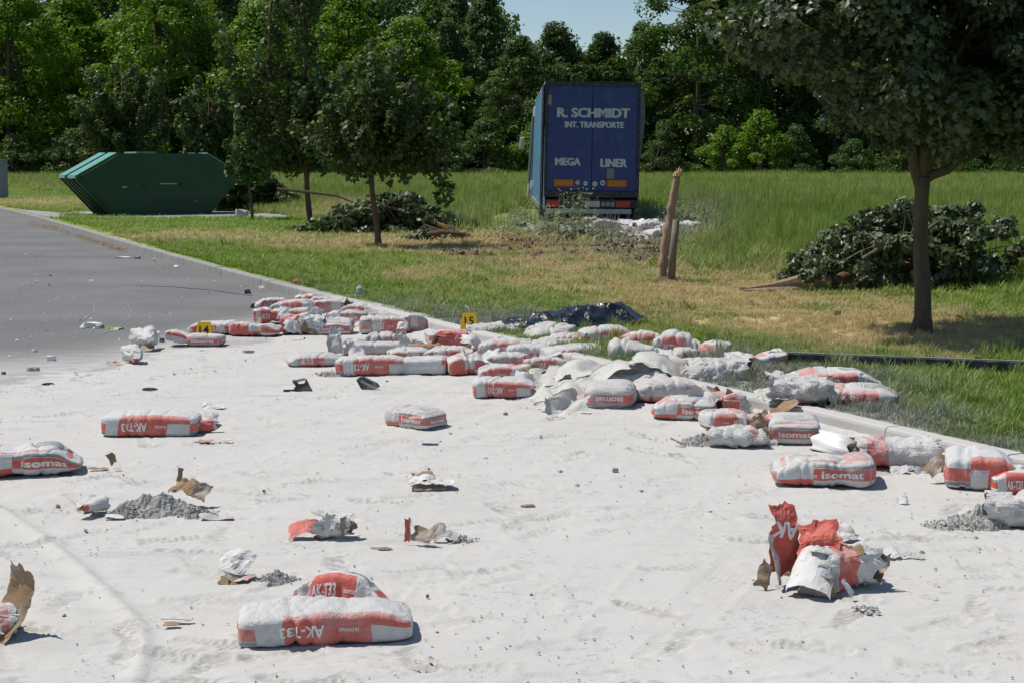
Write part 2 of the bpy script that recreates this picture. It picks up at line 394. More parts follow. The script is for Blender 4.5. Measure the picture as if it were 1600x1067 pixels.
PRINTS = []
def powder_h(x, y, marks=None):
    t = powder_t(x, y)
    h = .013 * sstep(-1.2, 1.2, t) - .0062 + .0075 * n2(x, y * 1.3, .9, 4, 28) * (1 - sstep(0, 2.0, t)) * sstep(-1.7, -.1, t)
    h0 = h; h = .006 * n2(x, y, .9, 4, 22) + .004 * np.abs(n2(x, y, 4.2, 4, 29)) + .0026 * n2(x, y * 2.2, 4.5, 3, 23) + .0016 * n2(x, y, 16, 2, 24)
    # broken crust: flat flakes with a sharp lee edge
    c = n2(x * .8, y * 2.6, 2.4, 4, 25); h = h + .006 * sstep(.16, .19, c) + .005 * sstep(.28, .31, n2(x * .8, y * 2.2, 5.3, 3, 26))
    h = h0 + h * sstep(-1.6, -.1, t)
    # windrow left by a wheel
    q = np.array([G(a, b)[:2] for a, b in [(-60, 770), (0, 800), (60, 838), (110, 880), (165, 930), (210, 975), (226, 1015), (215, 1060)]])
    dm = np.full(np.shape(x), 9.0)
    for i in range(len(q) - 1):
        p, r = q[i], q[i + 1]; dd = r - p; tt = np.clip(((x - p[0]) * dd[0] + (y - p[1]) * dd[1]) / (dd @ dd), 0, 1)
        dm = np.minimum(dm, np.hypot(x - p[0] - tt * dd[0], y - p[1] - tt * dd[1]))
    h = h + (.019 + .008 * n2(x, y, 9, 2, 31)) * np.exp(-(dm / .035) ** 2) - .003 * np.exp(-((dm - .09) / .05) ** 2)
    # long straight tyre smears
    s = x * .93 - y * .36; h = h + .0026 * np.sin(s * 30 + 2 * n2(x, y, .8, 2, 33)) * sstep(-.1, .4, n2(x, y, .35, 2, 34))
    for (ax, ay, bx_, by_, am) in ((430, 1090, 860, 690, 1), (520, 1090, 905, 700, .8), (980, 1060, 1330, 740, .9), (1100, 1080, 1420, 760, .7), (760, 1090, 1120, 720, .6), (60, 900, 330, 700, .6), (300, 760, 640, 600, .5), (-40, 660, 420, 560, .5)):
        p = G(ax, ay)[:2]; r = G(bx_, by_)[:2]; dd = r - p; L_ = np.linalg.norm(dd); dd = dd / L_; u = (x - p[0]) * dd[0] + (y - p[1]) * dd[1]; v = (x - p[0]) * dd[1] - (y - p[1]) * dd[0] + .03 * np.sin(u * .9)
        k = (np.abs(v) < .3) & (u > 0) & (u < L_ * 1.1)
        if not k.any(): continue
        f = am * sstep(0, .8, u[k]) * (.45 + .9 * np.clip(n2(x[k], y[k], 1.3, 3, 71), -.3, 1)); vv = np.abs(v[k])
        h[k] = h[k] + f * (-.003 * (vv < .11) + .004 * np.exp(-((vv - .125) / .018) ** 2) + .0025 * (vv < .11) * np.sin(v[k] * 190) )
        if marks is not None: marks[k] = np.maximum(marks[k], f * (.28 * (vv < .11) * (np.sin(v[k] * 190) > 0) + .35 * np.exp(-((vv - .14) / .015) ** 2)))
    for (fx, fy, fa, fs) in PRINTS:
        mk = (np.abs(x - fx) < .2) & (np.abs(y - fy) < .2)
        if not mk.any(): continue
        u = (x[mk] - fx) * math.cos(fa) + (y[mk] - fy) * math.sin(fa); v = -(x[mk] - fx) * math.sin(fa) + (y[mk] - fy) * math.cos(fa)
        wv = .052 - .016 * sstep(-.10, -.02, -np.abs(u + .03)) - .012 * (u < -.05)
        e = np.maximum(np.abs(u) / .148, np.abs(v) / wv); ins = 1 - sstep(.80, 1.0, (np.abs(u / .148) ** 3 + np.abs(v / wv) ** 3))
        rim = np.exp(-((e - 1.08) / .10) ** 2)
        if marks is not None: marks[mk] = np.maximum(marks[mk], 1.5 * fs * (ins * (np.sin(u * 210) > .25) * .8 + .75 * rim * (n2(x[mk], y[mk], 40, 2, 36) > .05)))
        h[mk] = h[mk] - fs * .011 * ins + fs * .007 * rim + fs * .007 * ins * (np.sin(u * 210) > .1)
    # powder banked up against the kerb
    d = kd(x, y) + .13
    near = sstep(19.5, 14.5, y)
    h = h + near * (.055 + .02 * n2(x, y, 1.6, 3, 27)) * np.exp(-np.clip(-d, 0, 9) / .13)
    return h
def build_powder():
    rg = np.random.RandomState(5)
    while len(PRINTS) < 210:
        y = 4.6 + 9 * rg.rand() ** 1.3; x = rg.uniform(-.42, .42) * y
        if kd(x, y) < -.4: PRINTS.append((x, y, rg.uniform(-1, 1) * (1.2 if rg.rand() < .7 else 3), rg.uniform(.45, 1.1)))
    ys = np.geomspace(3.6, 24, 620); us = np.linspace(0, 1, 560)
    Y, U = np.meshgrid(ys, us, indexing='ij')
    XL = -.52 * Y - 3.0; XR = np.minimum(kx(Y) - .12, .42 * Y + 1.2)
    X = XL + U * (XR - XL)
    mark = np.zeros(X.shape); Z = powder_h(X, Y, mark); mark = np.clip(mark * (.5 + 1.1 * n2(X, Y, 7, 3, 37)), 0, 1)
    V = np.stack([X, Y, Z], -1).reshape(-1, 3); thin = 1 - sstep(.0, .0075, Z - .001)
    thin = thin * sstep(1.6, .4, powder_t(X, Y))
    o = link('spilled_powder', mesh_np('spilled_powder', V, [grid_faces(len(ys), len(us))], [MAT['powder']], None, True, dict(thin=thin.ravel(), mark=mark.ravel())))
    o['kind'] = 'stuff'; o['label'] = 'thin layer of pale grey cement powder spread over the asphalt with footprints'; o['category'] = 'powder'
    # crumbs of hardened powder
    m = MB(); k = 0
    while k < 1100:
        y = 4.4 + 13 * rg.rand() ** 1.4; x = rg.uniform(-.40, .40) * y
        if kd(x, y) > -.3 or powder_t(np.array(x), np.array(y)) < -1.5 or rg.rand() > .12 + 2.2 * max(0, float(n2(x, y, 1.4, 3, 35))): continue
        r = rg.uniform(.002, .006) * (1 + (rg.rand() < .06) * 1.3); c = rg.uniform(-1, 1, (6, 3)) * .35 + np.array([(1, 0, 0), (-1, 0, 0), (0, 1, 0), (0, -1, 0), (0, 0, .7), (0, 0, -.5)])
        z = float(powder_h(np.array([x]), np.array([y]))[0]) if k < 0 else .014
        m.add(c * r * np.array([1.3, 1, 1]) + (x, y, z), [(0, 2, 4), (2, 1, 4), (1, 3, 4), (3, 0, 4), (2, 0, 5), (1, 2, 5), (3, 1, 5), (0, 3, 5)]); k += 1
    o = m.build('powder_crumbs', simple('grey_crumb', (.34, .336, .322), .95, .1, .3, 30)); o['kind'] = 'stuff'
    o['label'] = 'small grey crumbs scattered on the powder'; o['category'] = 'crumbs'
    # white chips on the clear asphalt
    m = MB()
    for _ in range(420):
        py = rg.uniform(352, 590); px = rg.uniform(-20, 470); p = G(px, py)
        if kd(p[0], p[1]) > -.25: continue
        if rg.rand() > np.exp(-((py - 480) / 85) ** 2) + .15: continue
        r = rg.uniform(.005, .018) * (1.8 if rg.rand() < .08 else 1); c = rg.uniform(-1, 1, (4, 3)) * .5 + np.array([(1, 0, .2), (-.5, .8, .2), (-.5, -.8, .2), (0, 0, .8)])
        m.add(c * r + (p[0], p[1], .004), [(0, 1, 3), (1, 2, 3), (2, 0, 3), (0, 2, 1)])
    o = m.build('glass_crumbs', simple('white_crumb', (.75, .75, .72), .4, .5, .1, 30)); o['kind'] = 'stuff'
    o['label'] = 'tiny white chips scattered over the dark asphalt'; o['category'] = 'crumbs'

def build_kerb():
    q = NT('kerb_concrete', .92, .15); p = q.pos(); sx = q.n('ShaderNodeSeparateXYZ'); q.set(sx.inputs[0], p)
    base = q.mix(q.noise(5, 5), (.23, .225, .215), (.37, .36, .34)); base = q.mix(q.math('MULTIPLY', q.ramp(q.noise(2.2, 5, q.scalev(p, (2.5, 2.5, .5))), .5, .7), .5), base, (.15, .148, .14))
    yy = q.math('ADD', sx.outputs[1], q.math('MULTIPLY', q.math('SUBTRACT', q.noise(1.4, 4), .5), 4.0))
    dm = q.math('SUBTRACT', 1.0, q.ramp(yy, 16.5, 20.5)); dm = q.math('MULTIPLY', dm, .94)
    q.col(q.mix(dm, base, POW)); q.bump(q.noise(60, 4), .5, .006)
    root = empty('kerb', (0, 0, 0)); struct(root)
    ys = [4.0]
    while ys[-1] < 66:
        s = float((kx(ys[-1] + .1) - kx(ys[-1])) / .1); ys.append(ys[-1] + 1.0 / math.sqrt(1 + s * s))
    m = MB(); wK = .125
    pr = [(0, -.04), (0, KZ), (-wK + .022, KZ), (-wK + .006, KZ - .008), (-wK, KZ - .024), (-wK - .006, -.04)]
    m.prism([(a, b) for a, b in pr], 'y', -.496, .496)
    me = m.mesh('kerb_stone', q.m)
    for i in range(len(ys) - 1):
        a = np.array([float(kx(ys[i])), ys[i]]); b = np.array([float(kx(ys[i + 1])), ys[i + 1]]); c = (a + b) / 2
        ang = math.atan2(b[1] - a[1], b[0] - a[0]) - math.pi / 2
        rg = random.Random(i)
        o = link('kerb_stone', me, root, (c[0], c[1], rg.uniform(-.004, .004)), (0, rg.uniform(-.006, .006), ang + rg.uniform(-.003, .003)))
    # mortar / earth fill behind the joints
    m = MB(); 
    for i in range(len(ys) - 1):
        a = np.array([float(kx(ys[i])), ys[i]]); b = np.array([float(kx(ys[i + 1])), ys[i + 1]]); dd = (b - a) / np.linalg.norm(b - a); nn = np.array([dd[1], -dd[0]])
        P = [a - nn * .004, a - nn * (wK - .012), b - nn * (wK - .012), b - nn * .004]
        V = [(*p_, z) for z in (-.03, KZ - .012) for p_ in P]
        m.add(V, [(0, 1, 2, 3), (7, 6, 5, 4), (0, 4, 5, 1), (1, 5, 6, 2), (2, 6, 7, 3), (3, 7, 4, 0)])
    o = m.build('joint_fill', q.m, root)

def slab(name, pts, z, mat, th=.06):
    m = MB(); P = [G(a, b, z) for a, b in pts]
    m.prism([(p[0], p[1]) for p in P], 'z', z - th, z)
    return struct(m.build(name, mat))

# ------------------------------------------------------------ grass
def tuft(name, n, rad, h, wdt, seed, flop=.5):
    rg = np.random.RandomState(seed); V = []; F3 = []; F4 = []; tint = []
    for i in range(n):
        a = rg.rand() * 6.283; r = rad * math.sqrt(rg.rand()); x, y = r * math.cos(a), r * math.sin(a)
        hh = h * rg.uniform(.45, 1.15); la = rg.rand() * 6.283; ln = hh * flop * rg.uniform(.1, 1.2); ww = wdt * rg.uniform(.7, 1.3)
        wx, wy = -math.sin(la + rg.uniform(-.8, .8)) * ww / 2, math.cos(la) * ww / 2
        b = len(V); t = rg.rand()
        V += [(x - wx, y - wy, -.02), (x + wx, y + wy, -.02), (x + wx * .8 + ln * .35 * math.cos(la), y + wy * .8 + ln * .35 * math.sin(la), hh * .6),
              (x - wx * .8 + ln * .35 * math.cos(la), y - wy * .8 + ln * .35 * math.sin(la), hh * .6), (x + ln * math.cos(la), y + ln * math.sin(la), hh)]
        tint += [t] * 5; F4.append((b, b + 1, b + 2, b + 3)); F3.append((b + 3, b + 2, b + 4))
    me = mesh_np(name, V, [np.array(F4), np.array(F3)], [MAT['grass']], None, False, dict(tint=tint))
    return bpy.data.objects.new(name, me)
def scatter(name, label, protos, P, rotz, scl, dry, dust, idx):
    c = bpy.data.collections.new(name + '_kinds')
    for o in protos: c.objects.link(o)
    me = bpy.data.meshes.new(name); me.from_pydata(P.tolist(), [], [])
    def at(k, t, v):
        a = me.attributes.new(k, t, 'POINT'); a.data.foreach_set('vector' if t == 'FLOAT_VECTOR' else 'value', np.asarray(v).ravel())
    at('rot', 'FLOAT_VECTOR', np.stack([rotz * 0, rotz * 0, rotz], 1).astype(np.float32)); at('scl', 'FLOAT_VECTOR', scl.astype(np.float32))
    at('dry', 'FLOAT', dry.astype(np.float32)); at('dust', 'FLOAT', dust.astype(np.float32)); at('idx', 'INT', idx.astype(np.int32))
    o = link(name, me); o['kind'] = 'stuff'; o['label'] = label; o['category'] = 'grass'
    g = bpy.data.node_groups.new(name + '_nodes', 'GeometryNodeTree')
    g.interface.new_socket('Geometry', in_out='INPUT', socket_type='NodeSocketGeometry'); g.interface.new_socket('Geometry', in_out='OUTPUT', socket_type='NodeSocketGeometry')
    N = g.nodes.new; gi = N('NodeGroupInput'); go = N('NodeGroupOutput'); ip = N('GeometryNodeInstanceOnPoints'); ci = N('GeometryNodeCollectionInfo')
    ci.inputs['Collection'].default_value = c; ci.inputs['Separate Children'].default_value = True; ci.inputs['Reset Children'].default_value = True
    def na(k, t):
        q = N('GeometryNodeInputNamedAttribute'); q.data_type = t; q.inputs[0].default_value = k; return q.outputs[0]
    L = g.links.new; mp = N('GeometryNodeMeshToPoints')
    L(gi.outputs[0], mp.inputs[0]); L(mp.outputs[0], ip.inputs['Points']); L(ci.outputs[0], ip.inputs['Instance']); ip.inputs['Pick Instance'].default_value = True
    L(na('idx', 'INT'), ip.inputs['Instance Index']); L(na('rot', 'FLOAT_VECTOR'), ip.inputs['Rotation']); L(na('scl', 'FLOAT_VECTOR'), ip.inputs['Scale'])
    L(ip.outputs[0], go.inputs[0])
    md = o.modifiers.new('scatter', 'NODES'); md.node_group = g
    return o
SLABS = [[(25, 327), (112, 334), (96, 341), (60, 337)], [(95, 331), (480, 331), (460, 341.5), (150, 341.5)]]
def on_slab(x, y):
    r = np.zeros(np.shape(x), bool)
    for pl in SLABS:
        P = np.array([G(a, b, KZ)[:2] for a, b in pl]); c = np.zeros(np.shape(x), bool); j = len(P) - 1
        for i in range(len(P)):
            (xi, yi), (xj, yj) = P[i], P[j]; c ^= ((yi > y) != (yj > y)) & (x < (xj - xi) * (y - yi) / (yj - yi + 1e-12) + xi); j = i
        r |= c
    return r
def build_grass():
    rg = np.random.RandomState(9)
    # short mown grass near the kerb
    kinds = [tuft('grass_tuft', 46, .085, .060, .0055, 1, .9), tuft('grass_tuft', 60, .10, .050, .0050, 2, 1.1), tuft('grass_tuft', 34, .07, .085, .006, 3, .7), tuft('grass_tuft', 22, .04, .15, .006, 4, .6),
             tuft('meadow_tuft', 80, .30, .34, .014, 5, .6), tuft('meadow_tuft', 90, .36, .42, .016, 6, .5), tuft('meadow_tuft', 60, .3, .30, .018, 7, .8)]
    P = []; 
    def samp(n, y0, y1, pw, ext=1.2):
        u = rg.rand(n); y = (y0 ** pw + u * (y1 ** pw - y0 ** pw)) ** (1 / pw); x = rg.uniform(-1, 1, n) * (.36 * y + ext); return x, y
    def field_h(x, y):            # 0 mown .. 1 tall
        d = kd(x, y) + 1.2 * n2(x, y, .35, 3, 41); return sstep(5.0, 10.5, d) * np.where(y > 17, 1, 0)
    x, y = samp(60000, 6.5, 34, 1.0); dd = kd(x, y); fh = field_h(x, y); dry, dust, soil = fields(x, y)
    keep = (dd > np.where(y > 16, .15, .05)) & ~on_slab(x, y) & (rg.rand(len(x)) < (1 - np.clip(1.5 * soil, 0, .96)) * (1 - .35 * dust)) & ((fh < .75) | (y < 46)) & (rg.rand(len(x)) < (1.0 - .35 * dry))
    x, y, dry, dust, dd, fh = x[keep], y[keep], dry[keep], dust[keep], dd[keep], fh[keep]
    z = KZ - .012 + .02 * n2(x, y, .8, 3, 5) + soil_h(x, y)
    s = rg.uniform(.7, 1.35, len(x)) * (1 + fh * 1.2 + .5 * np.clip(n2(x, y, 1.3, 3, 42), -.3, 1)) * (1 - .25 * dry) * np.where(y > 20, 1.25, 1)
    edge = (dd < .22); s = s * np.where(edge, .8, 1)
    idx = rg.choice([0, 1, 2, 3], len(x), p=[.4, .36, .19, .05])
    sc = np.stack([s * np.where(y > 16, 1.5, 1), s * np.where(y > 16, 1.5, 1), s], 1)
    A = [np.stack([x, y, z], 1), rg.rand(len(x)) * 6.28, sc, np.clip(dry + rg.uniform(-.15, .15, len(x)), 0, 1), np.clip(dust * rg.uniform(.7, 1.15, len(x)), 0, 1), idx]
    # mown, farther strip
    x, y = samp(38000, 30, 125, .8, 3); dd = kd(x, y); fh = field_h(x, y); dry, dust, soil = fields(x, y)
    keep = (dd > .32) & ~on_slab(x, y) & (rg.rand(len(x)) < (1 - .9 * soil)) & (fh < .6)
    x, y, dry, dust, fh = x[keep], y[keep], dry[keep], dust[keep], fh[keep]
    z = KZ - .012 + soil_h(x, y); s = rg.uniform(.8, 1.4, len(x)) * 1.5 * (1 + fh)
    B = [np.stack([x, y, z], 1), rg.rand(len(x)) * 6.28, np.stack([s * 2, s * 2, s], 1), np.clip(dry + rg.uniform(-.1, .1, len(x)), 0, 1), dust, rg.choice([0, 1, 2], len(x))]
    A = [np.concatenate([a, b]) for a, b in zip(A, B)]
    scatter('mown_grass', 'short mown grass, green with dry straw patches, behind the kerb', kinds, *A)
    # tall meadow
    x, y = samp(52000, 17, 175, .62, 4); dd = kd(x, y); fh = field_h(x, y); dry, dust, soil = fields(x, y)
    tx = np.abs(x - 2.0) < 1.6; lane = tx & (y > 38) & (y < 59)
    pxx, pyy = to_px(x, y, KZ); gap = (blob(pxx, pyy, [(930, 368, 185, 40, 1.0), (1040, 368, 75, 36, 1.0), (850, 352, 80, 18, .7)]) > .34)
    keep = (dd > 2.5) & (fh > .22) & (rg.rand(len(x)) < (1 - soil)) & ~lane & (~gap | (rg.rand(len(x)) < .06))
    for (sx, sy, sr) in ((-11.4, 51.5, 3.2),): keep &= ~((np.abs(x - sx) < sr) & (np.abs(y - sy) < 2.2))
    x, y, dry, dust, fh = x[keep], y[keep], dry[keep], dust[keep], fh[keep]
    z = np.full(len(x), KZ - .02) + soil_h(x, y)
    hz = (.28 + 1.0 * fh + .35 * np.clip((y - 45) / 60, 0, 1.6)) * rg.uniform(.7, 1.3, len(x)) * (1 + .4 * n2(x, y, .25, 3, 43))
    s = .7 + np.clip((y - 25) / 50, 0, 3.0)
    A = [np.stack([x, y, z], 1), rg.rand(len(x)) * 6.28, np.stack([s, s, hz], 1), np.clip(.10 + dry * .9 + rg.uniform(-.12, .12, len(x)), 0, 1), dust, rg.choice([0, 1, 2], len(x))]
    scatter('meadow_grass', 'tall uncut meadow grass in the field round the truck', kinds2(), *A)
def kinds2():
    return [tuft('meadow_tuft', 80, .30, .34, .014, 5, .6), tuft('meadow_tuft', 90, .36, .42, .016, 6, .5), tuft('meadow_tuft', 60, .3, .30, .018, 7, .8)]

# ------------------------------------------------------------ foliage
LSH = {'quad': np.array([(-.5, 0), (0, -.34), (.5, 0), (0, .34)]),
       'maple': np.array([(-.5, 0), (-.15, -.48), (.10, -.20), (.42, -.34), (.58, .0), (.42, .34), (.10, .20), (-.15, .48)])}
def leaves(C, RAD, per, size, rg, shape='quad', flat=.55, droop=0.0, shell=.5, sun=.35):
    """leaf polygons spread through the ellipsoid clumps C (n,3) with radii RAD (n,3)"""
    n = len(C) * per; ci = np.repeat(np.arange(len(C)), per)
    d = rg.normal(size=(n, 3)); d /= np.linalg.norm(d, axis=1)[:, None]
    rr = shell + (1 - shell) * rg.rand(n) ** .6
    P = C[ci] + d * RAD[ci] * rr[:, None]
    nr = d * .7 + np.array([0, 0, flat]) + rg.normal(size=(n, 3)) * .45 + np.array([-.25, -.05, 0]) * sun; nr /= np.linalg.norm(nr, axis=1)[:, None]
    t = rg.normal(size=(n, 3)) + d * .6 - np.array([0, 0, 1.0]) * droop; t -= (t * nr).sum(1)[:, None] * nr; t /= np.linalg.norm(t, axis=1)[:, None]
    b = np.cross(nr, t); S = LSH[shape]; k = len(S); sz = size * rg.uniform(.65, 1.3, n)
    V = P[:, None, :] + (t[:, None, :] * S[None, :, 0:1] + b[:, None, :] * S[None, :, 1:2]) * sz[:, None, None]
    if shape == 'maple':
        c = np.abs(S[:, 1]); V += nr[:, None, :] * (c[None, :, None] * .25 - .0) * sz[:, None, None]
    F = np.arange(n * k).reshape(n, k)
    ct = rg.rand(len(C))[ci]; tint = np.clip(ct * .6 + rg.rand(n) * .4, 0, 1)
    return V.reshape(-1, 3), F, np.repeat(tint, k)
def crown_mesh(name, mat, C, RAD, per, size, seed, **kw):
    V, F, t = leaves(C, RAD, per, size, np.random.RandomState(seed), **kw)
    return mesh_np(name, V, [F], [mat], None, False, dict(tint=t))
def limbs(mb, base, C, rg, r0=.05, nlimb=8, sag=.1, hub=None):
    """limbs from a trunk line (base: pts) to the clump centres"""
    base = np.asarray(base, float); idx = rg.permutation(len(C)); main = idx[:nlimb]; nodes = []
    for i in main:
        t = rg.uniform(.25, 1.0); p0 = base[0] * (1 - t) + base[-1] * t; p1 = C[i]
        mid = (p0 + p1) / 2 + np.array([0, 0, sag * np.linalg.norm(p1 - p0)]) + rg.normal(size=3) * .04
        pts = np.array([p0, p0 * .6 + mid * .4, mid, mid * .45 + p1 * .55, p1]); mb.tube(pts, np.linspace(r0, r0 * .25, 5), 6); nodes += list(pts[1:])
    nodes = np.array(nodes)
    for i in idx[nlimb:]:
        j = np.argmin(np.linalg.norm(nodes - C[i], axis=1)); p0 = nodes[j]; mid = (p0 + C[i]) / 2 + rg.normal(size=3) * .03
        mb.tube([p0, mid, C[i]], [r0 * .28, r0 * .2, r0 * .1], 4, False)
def clump_ell(n, c, r, rg, clo=.25, chi=1.0, rad=(.4, .7), zpow=1.0):
    d = rg.normal(size=(n, 3)); d /= np.linalg.norm(d, axis=1)[:, None]
    q = (clo + (chi - clo) * rg.rand(n) ** .5)[:, None]
    C = np.array(c) + d * np.array(r) * q; k = rg.uniform(rad[0], rad[1], (n, 1))
    return C, k * np.array([1, 1, .7]) * rg.uniform(.8, 1.2, (n, 3))

def forest():
    rg = np.random.RandomState(3)
    # kinds: crown data in local metres, each with its own trunk
    def kind(nm, mat, h, rx, lo, ncl, per, ls, seed, rad, peak=1.0, top=.32, tint=None):
        g = np.random.RandomState(seed); c = []; 
        for i in range(ncl):
            z = lo + (h - lo) * g.rand() ** .9; t = (z - lo) / (h - lo)
            prof = rx * (math.sin(math.pi * min(1, .16 + .84 * t) ** peak) * (1 - top * t) + .25 * (1 - t))
            a = g.rand() * 6.283; r = prof * (.35 + .65 * g.rand() ** .5); c.append((r * math.cos(a), r * math.sin(a), z))
        C = np.array(c); k = g.uniform(rad[0], rad[1], (ncl, 1)); RAD = k * np.array([1, 1, .62]) * g.uniform(.8, 1.2, (ncl, 3))
        me = crown_mesh(nm + '_crown', MAT[mat], C, RAD, per, ls, seed, shell=.55, flat=.6)
        mb = MB(); top_ = np.array([g.uniform(-.5, .5), g.uniform(-.5, .5), h * .8])
        mb.tube([(0, 0, -.3), (0, 0, 1.2), top_ * .4 + (.1, 0, 0), top_ * .7, top_], [.30, .22, .18, .12, .05], 7)
        limbs(mb, [(0, 0, lo), tuple(top_)], C, g, .11, 9, .08)
        return me, mb.mesh(nm + '_trunk', MAT['bark'])
    K = {'locust': kind('locust', 'locust', 15, 5.2, 1.0, 150, 165, .27, 1, (.7, 1.3)), 'locust2': kind('locust2', 'locust', 12, 5.4, .6, 150, 165, .27, 2, (.7, 1.3), 1.0, .35),
         'oak': kind('oak', 'oak', 17, 5.4, 1.2, 170, 150, .28, 3, (.7, 1.25)), 'oak2': kind('oak2', 'oak', 15, 5.0, .8, 160, 150, .27, 4, (.6, 1.2), 1.0, .35),
         'ash': kind('ash', 'ash', 15.5, 4.2, 1.0, 150, 150, .26, 5, (.5, 1.0), .9, .5), 'ash2': kind('ash2', 'ash', 13, 4.8, .6, 150, 150, .26, 6, (.5, 1.1)),
         'thin': kind('thin', 'ash', 18, 2.6, 7, 60, 60, .30, 7, (.4, .8), .9, .5),
         'lshrub': kind('lshrub', 'locust', 4.6, 2.6, .2, 50, 115, .20, 8, (.5, .9), .7, .3), 'oshrub': kind('oshrub', 'oak', 4.2, 2.8, .1, 50, 125, .20, 9, (.5, .9), .7, .3), 'ashrub': kind('ashrub', 'ash', 6.0, 2.6, .2, 60, 125, .20, 10, (.5, .9), .7, .4)}
    def tree(k, px, y, s=1, rz=None, name='forest_tree', label='', cat='tree', group='trees along the forest edge', sz=1):
        x = (px - 800) * y / FPX
        r = empty(name, (x, y, .05), (0, 0, rg.rand() * 6.28 if rz is None else rz)); r.scale = (s, s, s * sz); T(r, label, cat, group)
        link('crown', K[k][0], r); link('trunk', K[k][1], r); return r
    front = [
        ('locust', 20, 134, 1.25, 'bright green locust tree at the left edge of the picture behind the dark leaved maple'),
        ('locust2', 125, 141, 1.35, 'green locust tree between the leftmost locust and the broad locust above the green skip'),
        ('locust', 262, 136, 1.30, 'broad bright green locust tree rising above the green skip'),
        ('oak', 345, 144, 1.15, 'dark tall tree behind the twin tops of the left roadside tree'),
        ('locust2', 415, 134, 1.25, 'bright yellow-green locust crown filling the gap beside the tall dark roadside tree'),
        ('locust', 548, 138, 1.10, 'bright green locust tree above the second young roadside tree'),
        ('locust2', 640, 136, 1.15, 'lush green locust tree left of the thin see-through tree'),
        ('thin', 716, 146, 1.02, 'thin see-through tree standing out against the sky left of the truck'),
        ('ash', 760, 142, 1.12, 'tall grey tree left of the sky gap'),
        ('ash', 700, 140, .90, 'grey-green tree just under the thin see-through tree'),
        ('oak2', 812, 134, .82, 'mid green tree with a lit left flank just left of the trailer'),
        ('ash2', 868, 140, 1.06, 'pointed grey-green tree rising straight above the trailer roof'),
        ('ash2', 940, 141, 1.00, 'rounded grey-green tree above the right half of the trailer'),
        ('ash', 1000, 142, .90, 'slim grey-green tree right of the trailer top, lowest against the sky'),
        ('oak', 1086, 138, 1.25, 'tall dark tree right of the sky gap'),
        ('oak2', 1180, 142, 1.35, 'dark tree seen through the left leaves of the near maple'),
        ('oak', 1300, 140, 1.20, 'dark tree behind the middle of the near maple crown'),
        ('oak2', 1410, 139, 1.25, 'dark tree directly behind the near maple trunk'),
        ('oak', 1520, 140, 1.25, 'dark tree behind the right part of the near maple crown'),
        ('oak2', 1610, 137, 1.25, 'dark tree at the right edge of the picture'),
        ('locust2', -70, 137, 1.3, 'bright locust tree cut by the left edge'),
        ('oak', 480, 147, 1.15, 'dark tall tree between the two locusts behind the roadside trees'),
    ]
    for k, px, y, s, lb in front: tree(k, px, y, s, label=lb)
    shr = [('oshrub', 30, 127, .9, 'dark bush under the leftmost locust'), ('oshrub', 120, 128, 1.0, 'dark bush behind the left end of the skip'), ('ashrub', 215, 128, .8, 'dull green bush behind the skip lids'),
           ('oshrub', 330, 128, 1.0, 'dark bush beyond the right end of the skip'), ('oshrub', 450, 128, .9, 'dark bush behind the left young tree'), ('oshrub', 560, 128, 1.0, 'dark bush behind the second young tree'),
           ('oshrub', 660, 128, 1.1, 'dark bush beyond the hanging branch tip'), ('oshrub', 760, 128, 1.2, 'dark bush left of the truck cab'),
           ('lshrub', 836, 128, 1.0, 'green bush beside the truck cab'), ('ashrub', 1035, 126, .80, 'grey-green rounded bush right of the trailer'), ('lshrub', 1130, 127, .95, 'bright yellow-green bush below the left leaves of the near maple'),
           ('lshrub', 1185, 127, 1.2, 'tall bright green bush glowing in the sun under the near maple'), ('ashrub', 1240, 127, .75, 'dull green bush right of the bright bushes'), ('oshrub', 1330, 127, .8, 'dark bush left of the near maple trunk'),
           ('oshrub', 1480, 127, 1.0, 'dark bush right of the near maple trunk'), ('oshrub', 1590, 127, 1.1, 'dark bush at the right edge of the field'), ('oshrub', 1410, 127, .9, 'dark bush behind the near maple trunk'), ('oshrub', 700, 126, .9, 'dark bush between the hanging branch and the truck'), ('oshrub', 930, 127, 1.2, 'dark bush hidden behind the trailer')]
    for k, px, y, s, lb in shr: tree(k, px, y, s, name='bush', label=lb, cat='bush', group='bushes at the foot of the forest')
    # the wood behind, one mass
    Vs = []; Fs = []; Ts = []; off = 0
    def tophere(px):                  # height of the mass behind, metres
        return np.interp(px, [-200, 650, 700, 790, 830, 1060, 1100, 1900], [21, 21, 19, 16.0, 12.2, 12.2, 20, 21])
    n = 3600; px = rg.uniform(-260, 1860, n); y = rg.uniform(150, 178, n); x = (px - 800) * y / FPX; H = tophere(px); z = .3 + (H - .3) * rg.rand(n)
    C = np.stack([x, y, z], 1); RAD = rg.uniform(1.0, 2.2, (n, 1)) * np.array([1.2, 1, .8]) * np.ones((n, 3))
    V, F, t = leaves(C, RAD, 72, .60, rg, flat=.5, shell=.4)
    o = link('woodland', mesh_np('woodland', V, [F], [MAT['oak']], None, False, dict(tint=t))); o['kind'] = 'stuff'; o['label'] = 'dark mass of woodland behind the forest edge'; o['category'] = 'woodland'
